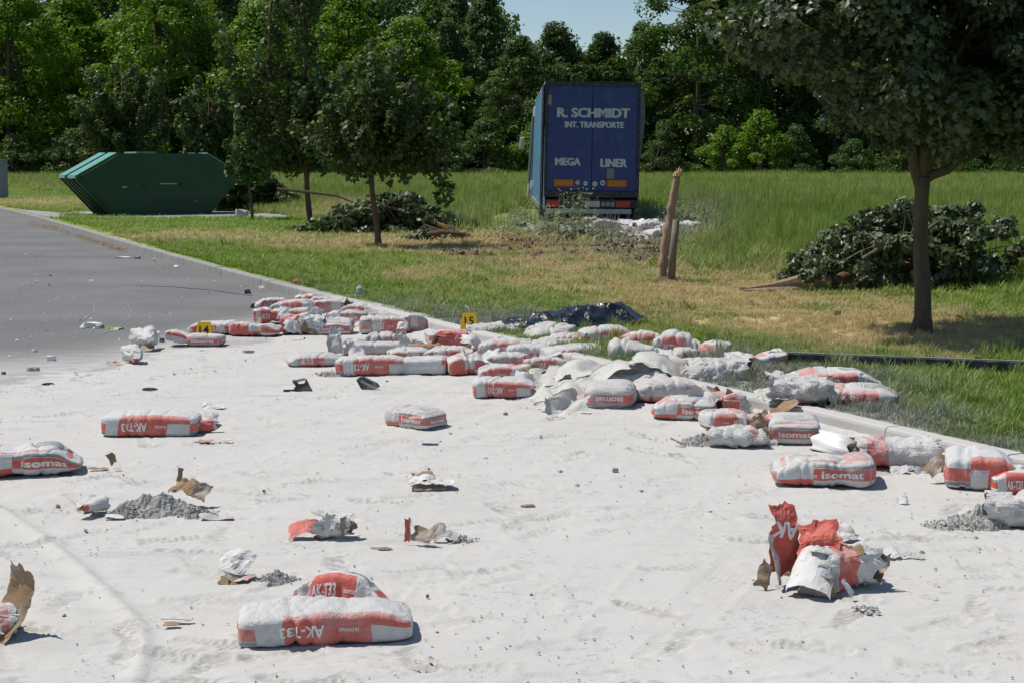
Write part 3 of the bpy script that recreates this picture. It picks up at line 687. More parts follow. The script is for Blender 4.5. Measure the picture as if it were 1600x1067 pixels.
# ============================================================ lettering
_tc = {}
def text2d(s, bold=.02, maxedge=.12, space=1.0):
    """triangulated outline of s, height of capitals about .7, centred on 0"""
    k = (s, bold, maxedge, space)
    if k in _tc: return _tc[k]
    c = bpy.data.curves.new('t', 'FONT'); c.body = s; c.offset = bold; c.resolution_u = 3; c.align_x = 'CENTER'; c.align_y = 'CENTER'; c.space_character = space
    o = bpy.data.objects.new('t', c); COL.objects.link(o); bpy.context.view_layer.update()
    dg = bpy.context.evaluated_depsgraph_get(); me = bpy.data.meshes.new_from_object(o.evaluated_get(dg))
    import bmesh
    bm = bmesh.new(); bm.from_mesh(me); bmesh.ops.triangulate(bm, faces=bm.faces)
    for _ in range(4):
        ed = [e for e in bm.edges if e.calc_length() > maxedge]
        if not ed: break
        bmesh.ops.subdivide_edges(bm, edges=ed, cuts=1); bmesh.ops.triangulate(bm, faces=bm.faces)
    bm.verts.ensure_lookup_table()
    V = np.array([v.co[:2] for v in bm.verts]); F = np.array([[v.index for v in f.verts] for f in bm.faces])
    bm.free(); bpy.data.objects.remove(o); bpy.data.meshes.remove(me); bpy.data.curves.remove(c)
    V -= (V.max(0) + V.min(0)) / 2; V /= (V[:, 1].max() - V[:, 1].min())
    _tc[k] = (V, F); return V, F
def letters_on(Ffn, items, off, name, mat, parent, loc=None, rot=None):
    """items: (text, bold, origin3, axis_x3, axis_y3, height, width or None); Ffn maps (n,3) to (P,N)"""
    VV = []; FF = []; n = 0
    for s, bold, o, ax, ay, h, wd in items:
        V, F = text2d(s, bold); sx = h if wd is None else wd / (V[:, 0].max() - V[:, 0].min())
        q = np.array(o) + V[:, :1] * sx * np.array(ax) + V[:, 1:] * h * np.array(ay)
        P, N = Ffn(q); VV.append(P + N * off); FF.append(F + n); n += len(V)
    me = mesh_np(name, np.concatenate(VV), [np.concatenate(FF)], [mat], None, False)
    return link(name, me, parent, loc, rot)

# ============================================================ sacks
def box_grid(L, W, H, h):
    nx, ny, nz = max(6, int(L / h)), max(5, int(W / h)), max(4, int(H / h)); V = []; Fc = []; n = 0
    def face(o, a, b, na, nb):
        nonlocal n
        u, v = np.meshgrid(np.linspace(0, 1, na + 1), np.linspace(0, 1, nb + 1), indexing='ij')
        P = np.array(o) + u[..., None] * np.array(a) + v[..., None] * np.array(b); V.append(P.reshape(-1, 3)); Fc.append(grid_faces(na + 1, nb + 1, n)); n += (na + 1) * (nb + 1)
    x, y = L / 2, W / 2
    face((-x, -y, 0), (0, W, 0), (L, 0, 0), ny, nx); face((-x, -y, H), (L, 0, 0), (0, W, 0), nx, ny)
    face((-x, -y, 0), (L, 0, 0), (0, 0, H), nx, nz); face((-x, y, 0), (0, 0, H), (L, 0, 0), nz, nx)
    face((-x, -y, 0), (0, 0, H), (0, W, 0), nz, ny); face((x, -y, 0), (0, W, 0), (0, 0, H), ny, nz)
    V = np.concatenate(V); key = np.round(V * 1e5).astype(np.int64); _, ui, inv = np.unique(key, axis=0, return_index=True, return_inverse=True); inv = inv.ravel()
    F = inv[np.concatenate(Fc)]; V = V[ui]
    return V, F
def sack(px, py, yaw, label, L=.60, W=.36, H=.15, flip=False, dust=.6, bend=0, bendy=0, pinch=(0, 0), z=0, roll=0, pitch=0, seed=0, text=True, waist=None, swap=False, crump=1.0, lift=None, group='cement sacks spilled from the truck', name='cement_sack', flat=False, hs=.87, style=None, kk=None):
    H = H * hs; style = (seed % 5) if style is None else style; W = W * .92; yaw = R(yaw); base = G(px, py, z); ext = abs(math.sin(yaw)) * L / 2 + abs(math.cos(yaw)) * W / 2
    loc = (base[0], base[1] + ext * .92, z + .006)
    rg = np.random.RandomState(seed + 100)
    if pinch == (0, 0): pinch = (rg.uniform(0, .38), rg.uniform(0, .38))
    ph = rg.uniform(0, 20, 3)
    creases = [(rg.uniform(-.4, .4) * L, rg.uniform(-.5, .5), rg.uniform(.004, .013)) for _ in range(5)]
    KK = kk or (rg.choice([5.5, 7.5, 10.0]) if crump > .8 else 8.0); slump = rg.uniform(.10, .24) * min(1.3, crump); skx = rg.uniform(-.25, .25) * crump; psh = rg.uniform(-.07, .07); psl = rg.uniform(-.25, .25)
    def core(q):
        n = np.stack([2 * q[:, 0] / L, 2 * q[:, 1] / W, 2 * q[:, 2] / H - 1], 1)
        m = np.abs(n).max(1); k = KK; r = (np.abs(n) ** k).sum(1) ** (1 / k); s = n / r[:, None] * 1.0
        s = s * (1 + 0 * m)[:, None]
        nx, ny, nz = s[:, 0], s[:, 1], s[:, 2]
        pl = np.where(nx < 0, pinch[0], pinch[1]); e = np.abs(nx)
        thick = 1 - pl * sstep(.45, 1.02, e) + .05 * np.cos(nx * 1.4) * (1 - e)
        thick = thick * (1 - .10 * np.abs(ny) ** 3 * (1 - e ** 4))
        X = nx * L / 2; Y = ny * W / 2 * (1 + .10 * pl * sstep(.6, 1, e) + .035 * np.cos(nx * 1.5) * (1 - np.abs(nz)))
        thick = thick * (1 + slump * vn(np.stack([q[:, 0] * 3.2, q[:, 1] * 3.5, 0 * q[:, 0]], 1) + ph + 5, seed + 21)) - .10 * slump * 4 * (np.abs(nx) > .0) * np.abs(nx) ** 5
        Y = Y * (1 + slump * .5 * vn(np.stack([q[:, 0] * 4, 0 * q[:, 0], 0 * q[:, 0]], 1) + ph + 8, seed + 22)) + skx * X * .35 * np.sign(1)
        X = X - .10 * slump * Y
        Z = H / 2 + nz * H / 2 * thick
        Z = Z - H / 2 * (1 - thick) * .55
        P3 = np.stack([q[:, 0] * 6, q[:, 1] * 6, q[:, 2] * 9], 1) + ph
        lump = fbm(P3 * .55, 3, seed) * .011 * crump
        P4 = np.stack([q[:, 0] * 12, q[:, 1] * 7, q[:, 2] * 12], 1) + ph
        ridge = (np.abs(fbm(P4 * .7, 3, seed + 7)) - .18) * .015 * crump
        ridge = ridge + (np.abs(vn(np.stack([q[:, 0] * 30, (q[:, 1] + q[:, 2]) * 9, q[:, 2] * 5], 1) + ph, seed + 9)) - .3) * .008 * crump * sstep(.5, 1, e)
        d = lump - ridge * 0 + ridge
        for (cx, sl, am) in creases: d = d - am * crump * np.exp(-((q[:, 0] - cx - sl * q[:, 1]) / .011) ** 2)
        if waist is not None: d = d - waist[1] * np.exp(-((q[:, 0] / L - waist[0]) / .10) ** 2)
        dirn = s / (np.linalg.norm(s, axis=1)[:, None] + 1e-9)
        P = np.stack([X, Y, Z], 1) + dirn * d[:, None]
        P[:, 2] = np.where(P[:, 2] < .02, .02 - .02 * np.tanh((.02 - P[:, 2]) / .02), P[:, 2])
        t = P[:, 0] / (L / 2); P[:, 2] += bend * t * t + (lift or 0) * sstep(0.0, 1.1, t * (1 if (lift or 0) >= 0 else -1)) * (1 if (lift or 0) >= 0 else -1)
        P[:, 1] += bendy * t * t; P[:, 0] *= 1 - .12 * abs(bend) / .1 * 0
        return P
    def Ffn(q):
        e = .004; P = core(q); side = np.abs(q[:, 1]) > W / 2 - 1e-4; end = np.abs(q[:, 0]) > L / 2 - 1e-4
        a = np.where(end[:, None], [[0, e, 0]], [[e, 0, 0]]); b = np.where((side | end)[:, None], [[0, 0, e]], [[0, e, 0]])
        A = core(q + a) - core(q - a); B = core(q + b) - core(q - b); N = np.cross(A, B); N /= np.linalg.norm(N, axis=1)[:, None] + 1e-12
        out = np.stack([np.where(end, q[:, 0], 0), np.where(side & ~end, q[:, 1], 0), np.where(side | end, 0, 1.0)], 1)
        N *= np.sign((N * out).sum(1))[:, None]; return P, N
    h = max(.0105, 1.5 / pxm(base[1]))
    V, F = box_grid(L, W, H, h); P = core(V)
    bx = V[:, 0] / L * (-1 if flip != swap else 1); bz = 1 - V[:, 2] / H if flip else V[:, 2] / H
    if flat or not text: bx = bx * 0 + .461
    if style == 2: bx = bx - .24 * (1 if V.shape else 1)
    sd = (V[:, 1] < -W / 2 + 1e-4)
    if style == 1: bx = np.where(sd, np.where(V[:, 0] / L > -.12, .49, .3), bx)
    if style == 3: bx = bx + .3
    if style in (0, 2, 4): bx = bx + psh * 1.0 + psl * (V[:, 2] / H - .5) * .18
    att = np.stack([bx, V[:, 1] / W, bz], 1)
    t = empty(name, loc, (R(roll), R(pitch), yaw)); T(t, label, 'sack', group)
    o = link('sack_body', mesh_np('sack_body', P, [F], [MAT['bag']], None, True, dict(base=att)), t); o['dust'] = float(dust)
    if text:
        sg = -1.0 if flip else 1.0; items = []
        c = -.14 * (-1 if flip != swap else 1)
        if style == 2: c -= 0
        zc = H * .5
        if style == 1: items.append(('isomat', .03, (.18 * L, -W / 2, H * (.48 if flip else .52)), (sg, 0, 0), (0, 0, sg), H * .27, L * .42))
        elif style == 3: pass
        else:
          items.append(('AK-T33', .03, (c * L, -W / 2, zc), (sg, 0, 0), (0, 0, sg), H * .40, L * .26))
        items.append(('isomat', .01, ((c + .27 * (-1 if flip != swap else 1)) * L, -W / 2, zc), (sg, 0, 0), (0, 0, sg), H * .16, L * .12))
        for e in (-1, 1):
            zz = H * (.48 if flip else .52)
            items.append(('isomat', .03, (e * L / 2, 0, zz), (0, e * sg, 0), (0, 0, sg), H * .27, W * .62))
        for it in items: letters_on(Ffn, [it], max(.0022, h * .16), 'lettering', MAT['letter'], t)
    # stitched or glued flap at each end
    return t

# ============================================================ torn paper
def crum(P, seed, a=.02, f=9):
    P = P * f; return (np.abs(fbm(P, 3, seed)) - .2) * a * 2 + vn(P * .5 + 3, seed + 1) * a
def paper(parent, w_, h_, loc, rot, seed, amp=.02, curl=None, fold=None, mats=('bag', 'kraft'), res=.018, jag=.12, freq=9, smooth=False, text=None, red=(0, 0), dust=.4, name='paper_flap', thick=.0022, label=None, flatx=False):
    """crumpled two-ply sheet; local x along w, y along h. curl=(radius, axis), fold=(x position, angle)"""
    rg = np.random.RandomState(seed); nx, ny = max(4, int(w_ / res)), max(4, int(h_ / res))
    ph = rg.uniform(0, 30, 3)
    def shape(q):
        u, v = q[:, 0], q[:, 1]
        P = np.stack([u, v, np.zeros_like(u)], 1)
        if curl:
            r, ax = curl
            if ax == 'x': P = np.stack([r * np.sin(u / r), v, abs(r) * 0 + r * (1 - np.cos(u / r))], 1)
            else: P = np.stack([u, r * np.sin(v / r), r * (1 - np.cos(v / r))], 1)
        if fold:
            for (fx, an, ax) in fold:
                c = u if ax == 'x' else v; dd = np.clip(c - fx, 0, None); i = 0 if ax == 'x' else 1
                P[:, i] -= dd * (1 - math.cos(an)); P[:, 2] += dd * math.sin(an)
        q3 = np.stack([u, v, 0 * u], 1) + ph
        P = P + np.stack([crum(q3 + 9, seed + 3, amp * .5, freq), crum(q3 + 5, seed + 4, amp * .5, freq), crum(q3, seed, amp, freq)], 1)
        return P
    def Ffn(q):
        e = .003; A = shape(q + [e, 0, 0]) - shape(q - [e, 0, 0]); B = shape(q + [0, e, 0]) - shape(q - [0, e, 0])
        N = np.cross(A, B); N /= np.linalg.norm(N, axis=1)[:, None] + 1e-12; return shape(q), N
    u, v = np.meshgrid(np.linspace(-w_ / 2, w_ / 2, nx + 1), np.linspace(-h_ / 2, h_ / 2, ny + 1), indexing='ij')
    jit = rg.uniform(-.25, .25, (2,) + u.shape) * res; u = u + jit[0]; v = v + jit[1]
    # jagged outline
    an = np.arctan2(v / h_, u / w_); wob = 1 - jag * (.5 + .5 * vn(np.stack([np.cos(an) * 2.2, np.sin(an) * 2.2, an * 0 + seed], -1) * 1.7, seed)) - jag * .4 * (.5 + .5 * vn(np.stack([np.cos(an) * 7, np.sin(an) * 7, an * 0], -1), seed + 2))
    u = u * wob; v = v * wob
    q = np.stack([u.ravel(), v.ravel(), 0 * u.ravel()], 1)
    P, N = Ffn(q); n = len(P); F = grid_faces(nx + 1, ny + 1)
    V = np.concatenate([P + N * thick / 2, P - N * thick / 2]); F2 = F[:, ::-1] + n
    bi = [i * (ny + 1) for i in range(nx)] + [nx * (ny + 1) + j for j in range(ny)] + [i * (ny + 1) + ny for i in range(nx, 0, -1)] + [j for j in range(ny, 0, -1)]
    bi = np.array(bi); bj = np.roll(bi, -1); E = np.stack([bj, bi, bi + n, bj + n], 1)
    xn = q[:, 0] / w_
    a1 = np.stack([xn if not flatx else xn * 0 + .3, np.full(n, .45), np.full(n, .5)], 1)
    if red[1] > red[0]: a1[:, 0] = -.30 + (q[:, 0] / w_ + .5 - red[0]) / (red[1] - red[0]) * .51
    elif red == (0, 0): a1[:, 0] = .30; a1[:, 2] = .6
    a1[:, 0] = np.clip(a1[:, 0], -.45, .40); a1[:, 2] = .6
    me = mesh_np(name, V, [np.concatenate([F, F2, E])], [MAT[mats[0]], MAT[mats[1]]], [0] * len(F) + [1] * len(F2) + [1] * len(E), smooth, dict(base=np.concatenate([a1, a1])))
    o = link(name, me, parent, loc, rot); o['dust'] = float(dust)
    if label: o['label'] = label
    if text: 
        for (s, cu, cv, hh, an) in text:
            letters_on(lambda q: (lambda r: (r[0] + r[1] * thick / 2, r[1]))(Ffn(q)), [(s, .03, (cu, cv, 0), (math.cos(an), math.sin(an), 0), (-math.sin(an), math.cos(an), 0), hh, None)], .0025, 'lettering', MAT['letter'], o)
    return o
def ptube(parent, L, a, b, loc, rot, seed, amp=.015, mats=('bag', 'kraft'), red=(.2, .6), dust=.4, jag=(.03, .03), taper=(1, 1), span=(0, 6.283), text=None, name='torn_sack_body', res=.02):
    """crumpled open paper tube along local x, lying on the ground"""
    rg = np.random.RandomState(seed); nx = max(5, int(L / res)); na = max(14, int(2 * math.pi * max(a, b) / res)); ph = rg.uniform(0, 30, 3)
    def shape(q):
        u, t = q[:, 0], q[:, 1]; k = taper[0] + (taper[1] - taper[0]) * (u / L + .5)
        c, s = np.cos(t), np.sin(t); r = (np.abs(c) ** 2.6 + np.abs(s) ** 2.6) ** (-1 / 2.6)
        d = crum(np.stack([u, c * a, s * b], 1) + ph, seed, amp, 10)
        P = np.stack([u + crum(np.stack([u, c * a, s * b], 1) + ph + 4, seed + 1, amp * .6), c * (a * k * r + d), b + s * (b * k * r + d)], 1); P[:, 2] = np.maximum(P[:, 2], .002)
        return P
    def Ffn(q):
        e = .01; A = shape(q + [e, 0, 0]) - shape(q - [e, 0, 0]); B = shape(q + [0, e * 3, 0]) - shape(q - [0, e * 3, 0])
        N = np.cross(A, B); N /= -(np.linalg.norm(N, axis=1)[:, None] + 1e-12); return shape(q), N
    u, t = np.meshgrid(np.linspace(-1, 1, nx + 1), np.linspace(span[0], span[1], na + 1), indexing='ij')
    j0 = jag[0] * (vn(np.stack([np.cos(t) * 2.5, np.sin(t) * 2.5, 0 * t], -1), seed + 5) + .6 * vn(np.stack([np.cos(t) * 8, np.sin(t) * 8, 0 * t], -1), seed + 6))
    j1 = jag[1] * (vn(np.stack([np.cos(t) * 2.5, np.sin(t) * 2.5, 0 * t], -1), seed + 8) + .6 * vn(np.stack([np.cos(t) * 8, np.sin(t) * 8, 0 * t], -1), seed + 9))
    U = np.where(u < 0, u * (L / 2 + j0), u * (L / 2 + j1))
    q = np.stack([U.ravel(), t.ravel(), 0 * t.ravel()], 1); P, N = Ffn(q); n = len(P); F = grid_faces(nx + 1, na + 1); th = .003
    if (N[:, 1] * P[:, 1]).mean() < 0: N = -N
    V = np.concatenate([P, P - N * th]); F2 = F[:, ::-1] + n
    at = np.stack([np.clip(-.30 + (q[:, 0] / L + .5 - red[0]) / max(1e-3, red[1] - red[0]) * .51, -.45, .20 if red[1] < red[0] else .40), np.full(n, .45), np.full(n, .6)], 1)
    e0 = np.arange(na); E = np.stack([e0, e0 + 1, e0 + 1 + n, e0 + n], 1); e1 = nx * (na + 1) + np.arange(na); E1 = np.stack([e1 + 1, e1, e1 + n, e1 + 1 + n], 1)
    me = mesh_np(name, V, [np.concatenate([F, F2, E, E1])], [MAT[mats[0]], MAT[mats[1]]], [0] * len(F) + [1] * (len(F2) + len(E) + len(E1)), False, dict(base=np.concatenate([at, at])))
    o = link(name, me, parent, loc, rot); o['dust'] = float(dust)
    if text:
        for (s, cu, ct, hh, fl) in text:
            def f3(q):
                qq = np.stack([q[:, 0], ct + q[:, 1] / max(a, b) * 1.0, 0 * q[:, 0]], 1); r = Ffn(qq); return r
            letters_on(f3, [(s, .03, (cu, 0, 0), (fl, 0, 0), (0, fl, 0), hh, None)], .003, 'lettering', MAT['letter'], o)
    return o
def heap(parent, w_, d_, h_, seed, loc=(0, 0, 0), name='powder_heap', n=42, mat=None):
    rg = np.random.RandomState(seed); x, y = np.meshgrid(np.linspace(-1, 1, n), np.linspace(-1, 1, n), indexing='ij')
    r = np.sqrt(x * x + y * y) * (1 + .25 * n2(x, y, 1.6, 3, seed)); b = np.clip(1 - r, 0, 1) ** .8
    P2 = n2(x * w_, y * d_, 26, 3, seed + 2); z = h_ * b * (.85 + .7 * n2(x, y, 2.4, 3, seed + 1)) + (np.abs(P2) * .045 - .008) * (b > 0.02) * min(1, h_ / .06) - .012
    V = np.stack([x * w_ / 2, y * d_ / 2, z], -1).reshape(-1, 3)
    o = link(name, mesh_np(name, V, [grid_faces(n, n)], [mat or MAT['clod']], None, False), parent, loc)
    m = MB()
    for _ in range(int(26)):
        a = rg.rand() * 6.28; q = rg.rand() ** .6 * 1.05; rr = rg.uniform(.003, .012); c = rg.uniform(-.3, .3, (6, 3)) + np.array([(1, 0, 0), (-1, 0, 0), (0, 1, 0), (0, -1, 0), (0, 0, .8), (0, 0, -.6)])
        zz = max(0, h_ * .7 * (1 - q)) + .006
        m.add(c * rr + (q * math.cos(a) * w_ / 2, q * math.sin(a) * d_ / 2, zz), [(0, 2, 4), (2, 1, 4), (1, 3, 4), (3, 0, 4), (2, 0, 5), (1, 2, 5), (3, 1, 5), (0, 3, 5)])
    o2 = m.build('clods', mat or MAT['clod'], parent, loc=loc); o2['kind'] = 'stuff'
    return o
MAT['clod'] = simple('damp_powder_clod', (.37, .36, .335), .97, .05, .3, 25, bump=.8, bs=90)
def torn(px, py, label, z=0, yaw=0, group='torn open sacks on the powder', name='torn_sack', cat='torn sack'):
    p = G(px, py, z); t = empty(name, (p[0], p[1], z + .012), (0, 0, R(yaw))); return T(t, label, cat, group)

def sheet_drape(name, pxpts, hfn, mat, z0, label, cat, res=.03, thick=.004, facet=True):
    """crumpled sheet lying over things: heightfield inside an outline given on the ground"""
    P = np.array([G(a, b, z0)[:2] for a, b in pxpts]); lo, hi = P.min(0), P.max(0)
    nx, ny = int((hi[0] - lo[0]) / res) + 1, int((hi[1] - lo[1]) / res) + 1
    X, Y = np.meshgrid(np.linspace(lo[0], hi[0], nx), np.linspace(lo[1], hi[1], ny), indexing='ij')
    ins = np.zeros(X.shape, bool); j = len(P) - 1; dist = np.full(X.shape, 9.0)
    for i in range(len(P)):
        (xi, yi), (xj, yj) = P[i], P[j]
        cnd = ((yi > Y) != (yj > Y)) & (X < (xj - xi) * (Y - yi) / (yj - yi + 1e-12) + xi); ins ^= cnd
        d = P[j] - P[i]; t = np.clip(((X - xi) * d[0] + (Y - yi) * d[1]) / (d @ d), 0, 1); dist = np.minimum(dist, np.hypot(X - xi - t * d[0], Y - yi - t * d[1])); j = i
    sd_ = np.where(ins, dist, -dist)
    Z = hfn(X, Y, sd_)
    k = sd_ > -.02
    V = np.stack([X, Y, Z], -1).reshape(-1, 3); F = grid_faces(nx, ny); F = F[k.ravel()[F].all(1)]
    c = V.mean(0) * 0; c[:2] = P.mean(0)
    n = len(V); V2 = V.copy(); V2[:, 2] -= thick
    used = np.unique(F); mp = -np.ones(n, int); mp[used] = np.arange(len(used))
    me = mesh_np(name, V[used] - c, [mp[F]], [mat], None, not facet)
    o = link(name, me, None, c); md = o.modifiers.new('thickness', 'SOLIDIFY'); md.thickness = thick; md.offset = -1
    return T(o, label, cat)
# ============================================================ the sacks, one by one
def build_sacks():
    S = sack; i = [0]
    def s(*a, **k): i[0] += 1; k.setdefault('seed', i[0] * 13); return S(*a, **k)
    # foreground
    s(502, 1016, 6, 'nearest dusty sack, red panel with upside-down white lettering, at the bottom left', L=.63, W=.30, H=.155, flip=True, swap=True, dust=.42, pinch=(.0, .35), seed=4, waist=(.16, .014), bend=-.006, hs=.8, style=0, kk=9)
    s(530, 964, -12, 'arched red sack with upright white lettering leaning behind the nearest sack', L=.38, W=.20, H=.17, dust=.10, pinch=(.2, .6), bend=-.045, roll=-18, hs=.8, style=0, seed=8, waist=(.3, .01))
    s(229, 685, 3, 'boxy sack with upside-down lettering standing alone on the left of the powder', L=.61, W=.36, H=.165, hs=.85, style=0, flip=True, swap=True, dust=.30, seed=2, pinch=(0, .1), crump=.7)
    s(22, 752, 13, 'sack with a pinched pointed end at the left edge of the picture', L=.62, W=.38, H=.19, dust=.25, pinch=(.2, .75), seed=21, waist=(-.1, .02), lift=-.0)
    s(648, 675, -38, 'lone sack standing in the middle of the open powder, turned corner on', L=.38, W=.27, H=.15, dust=.55, seed=31, pinch=(.1, .2))
    # group by marker 14
    s(301, 543, -4, 'curved sack with a raised red left end in front of the marker 14', L=.54, W=.28, H=.125, dust=.35, style=1, seed=41, waist=(-.15, .02), pinch=(.1, 0), lift=-.05, flip=True)
    s(330, 524, 0, 'dusty sack lying right behind the marker 14', L=.50, W=.32, H=.15, dust=.4, seed=42, pinch=(.4, 0), flip=True)
    s(396, 527, -6, 'red banded sack between the marker 14 and the brown torn sack', L=.52, W=.3, H=.15, dust=.35, seed=43, pinch=(0, .5), waist=(.1, .02))
    # far pile
    s(520, 525, 88, 'front sack of the far pile with a small red end label', L=.36, W=.40, H=.17, dust=.35, seed=51, swap=True)
    s(598, 524, 6, 'long dusty sack at the right front of the far pile', L=.5, W=.3, H=.20, dust=.75, seed=52, pinch=(0, .2))
    s(640, 522, 15, 'crumpled grey sack at the right end of the far pile', L=.32, W=.3, H=.2, dust=.85, seed=53, pinch=(.2, .3), crump=1.8)
    s(418, 508, 10, 'bright red sack at the left of the far pile', L=.36, W=.3, H=.2, dust=.12, seed=54, waist=(.1, .03), bend=.02)
    s(470, 508, -8, 'greyish sack in the middle of the far pile', L=.4, W=.3, H=.19, dust=.65, seed=55)
    s(540, 508, -10, 'sack with a red strip in the second row of the far pile', L=.42, W=.3, H=.17, dust=.45, seed=56, swap=True)
    s(455, 496, -22, 'sack with a long red label at the back left of the far pile', L=.52, W=.3, H=.2, dust=.4, seed=57, pitch=-6)
    s(520, 494, 8, 'back sack of the far pile with red foot band', L=.45, W=.3, H=.2, dust=.6, seed=58)
    s(565, 497, -15, 'flat grey topped sack at the back of the far pile beside the kerb', L=.45, W=.3, H=.16, dust=.9, seed=59)
    s(420, 486, 14, 'whitish sack behind the bright red sack, next to the yellow scrap', L=.36, W=.28, H=.15, dust=.8, seed=60, z=.0, pinch=(.5, 0))
    s(498, 482, 0, 'small brown dirty sack lying against the kerb behind the far pile', L=.28, W=.24, H=.14, dust=.5, seed=61)
    s(478, 478, 8, 'sack half on the kerb at the very back of the far pile', L=.30, W=.26, H=.13, dust=.3, seed=62)
    # middle row
    s(577, 589, 2, 'long sack with upside-down lettering on its left, front left of the middle row', L=.58, W=.34, H=.175, flip=True, dust=.5, seed=71, pinch=(0, .1), swap=True, style=0)
    s(662, 587, 90, 'sack with a red label end facing the camera in the middle row', L=.40, W=.42, H=.15, dust=.45, seed=72, text=True, flip=True)
    s(727, 588, 10, 'rounded sack right of the red labelled one in the middle row', L=.33, W=.3, H=.17, dust=.45, seed=73, pinch=(.2, .3), crump=1.5)
    s(486, 575, 8, 'whitish sack with a red top edge at the left end of the middle row', L=.44, W=.32, H=.12, dust=.9, seed=74, pinch=(.6, .2))
    s(577, 558, 2, 'pale slumped sack behind the long upside-down one', L=.58, W=.3, H=.13, dust=1.0, seed=75, text=False)
    s(598, 548, -8, 'folded white sack with a peaked fold at the back of the middle row', L=.34, W=.26, H=.17, dust=1.0, seed=76, text=False, crump=2.2)
    s(544, 552, 0, 'white slumped sack lying behind the upright white scrap', L=.30, W=.26, H=.13, dust=1.0, seed=77, text=False, crump=2)
    # centre
    s(801, 562, -3, 'plump long sack with red panel below the marker 15', L=.62, W=.34, H=.18, dust=.62, seed=81, style=0)
    s(793, 597, 4, 'small faced sack with a red label left of the big white sheet', L=.48, W=.3, H=.14, dust=.45, seed=82, swap=True)
    s(795, 580, -4, 'grey sack sandwiched between the plump long sack and the one left of the sheet', L=.46, W=.28, H=.15, dust=1.0, seed=83, text=False)
    s(850, 583, 6, 'dusty pinkish sack just left of the white sheet top', L=.36, W=.28, H=.14, dust=.75, seed=84)
    s(787, 624, 0, 'sack with upside-down lettering at the left foot of the big white sheet', L=.46, W=.30, H=.16, flip=True, dust=.45, seed=85, swap=True, style=0)
    s(915, 556, -7, 'long sack with red lettering panel lying behind the white sheet', L=.66, W=.3, H=.20, dust=.6, seed=85, z=.02)
    s(862, 548, 12, 'dusty sack heaped behind the plump long sack', L=.5, W=.32, H=.19, dust=1.0, seed=87, text=False, crump=1.8)
    s(815, 538, -10, 'dust covered sack on the kerb below the black plastic sheet', L=.5, W=.34, H=.17, dust=1.0, seed=88, text=False, crump=1.6)
    s(752, 541, -15, 'torn brownish sack right behind the marker 15 group', L=.34, W=.24, H=.13, dust=.8, seed=89, text=False, crump=2)
    s(1010, 556, 2, 'flat lying sack with a red strip beyond the white sheet at the grass', L=.50, W=.3, H=.20, dust=.45, seed=90, z=.06)
    s(1100, 587, -42, 'steeply turned sack with a bright red label beside the curved sack', L=.52, W=.3, H=.17, dust=.28, seed=91, pitch=6)
    s(1060, 590, 20, 'dusty crumpled sack leaning behind the right end of the white sheet', L=.36, W=.3, H=.25, dust=.85, seed=92, crump=2)
    s(957, 641, 88, 'sack end with a red oval and label in front of the big white sheet', L=.44, W=.37, H=.19, dust=.72, seed=93, pinch=(0, .1), flip=True)
    s(1040, 634, 14, 'plain grey round sack between the label end and the curved dusty heap', L=.46, W=.36, H=.19, dust=1.0, seed=94, text=False, bend=.015)
    s(862, 536, -20, 'grey sack with a peaked top on the kerb right of the marker 15', L=.46, W=.30, H=.18, dust=1.0, seed=95, text=False, crump=2, z=.05)
    s(955, 566, 4, 'half buried dusty sack right behind the top of the white sheet', L=.5, W=.3, H=.2, dust=.8, seed=96, z=.0)
    s(700, 572, -6, 'pinkish dusty sack behind the rounded sack of the middle row', L=.42, W=.3, H=.16, dust=.7, seed=97)
    s(640, 571, 5, 'dusty sack behind the red labelled end in the middle row', L=.40, W=.3, H=.15, dust=.8, seed=98)
    s(1062, 566, -12, 'grey sack with a folded peak at the grass edge behind the steeply turned sack', L=.42, W=.3, H=.24, dust=.85, seed=99, z=.06, crump=2)
    s(1085, 606, 30, 'dusty sack with a red end between the white sheet and the draped torn sack', L=.42, W=.3, H=.22, dust=.55, seed=110)
    s(1120, 582, 50, 'upright crumpled red and white sack end left of the curved red sack', L=.32, W=.26, H=.24, dust=.35, seed=111, crump=2, pinch=(.5, 0))
    s(905, 574, 6, 'dust covered sack bridging the kerb behind the left half of the white sheet', L=.58, W=.34, H=.2, dust=.9, seed=113)
    s(872, 562, -8, 'grey dusty sack end poking out beside the long red lettered sack', L=.4, W=.3, H=.2, dust=1.0, seed=114, text=False)
    s(948, 548, 10, 'sack with a faded red patch lying on the kerb top behind the middle spill', L=.5, W=.32, H=.22, dust=.6, seed=115, z=.08)
    s(1000, 582, -6, 'crumpled dusty sack at the top of the white sheet', L=.5, W=.34, H=.26, dust=.9, seed=116, crump=1.8)
    s(700, 540, 12, 'low dusty sack between the far pile and the middle spill', L=.42, W=.3, H=.13, dust=.85, seed=117)
    s(830, 566, 3, 'low grey sack between the plump long sack and the white sheet', L=.44, W=.3, H=.16, dust=1.0, seed=112, text=False)
    # right group
    s(1074, 660, -8, 'sack with a red label on its right half in front of the torn flaps', L=.44, W=.36, H=.16, dust=.45, seed=101, pinch=(.5, 0), style=1)
    s(1140, 674, 6, 'low sack with a red stripe top, right of the front labelled one', L=.34, W=.3, H=.13, dust=.35, seed=102, pinch=(0, .4), swap=True)
    s(1185, 588, 4, 'curved red sack sagging in the middle on the kerb edge', L=.46, W=.32, H=.18, dust=.35, seed=103, bend=.05, waist=(0, .03), z=.05)
    s(1313, 612, -2, 'long sack with pinched right end lying on the grass behind the flat one', L=.62, W=.42, H=.15, dust=.35, seed=104, pinch=(.3, .7), z=KZ)
    s(1353, 634, -12, 'flat red sided sack lying on the grass in front of the long one', L=.52, W=.44, H=.10, dust=.5, seed=105, pinch=(.1, .4), z=KZ)
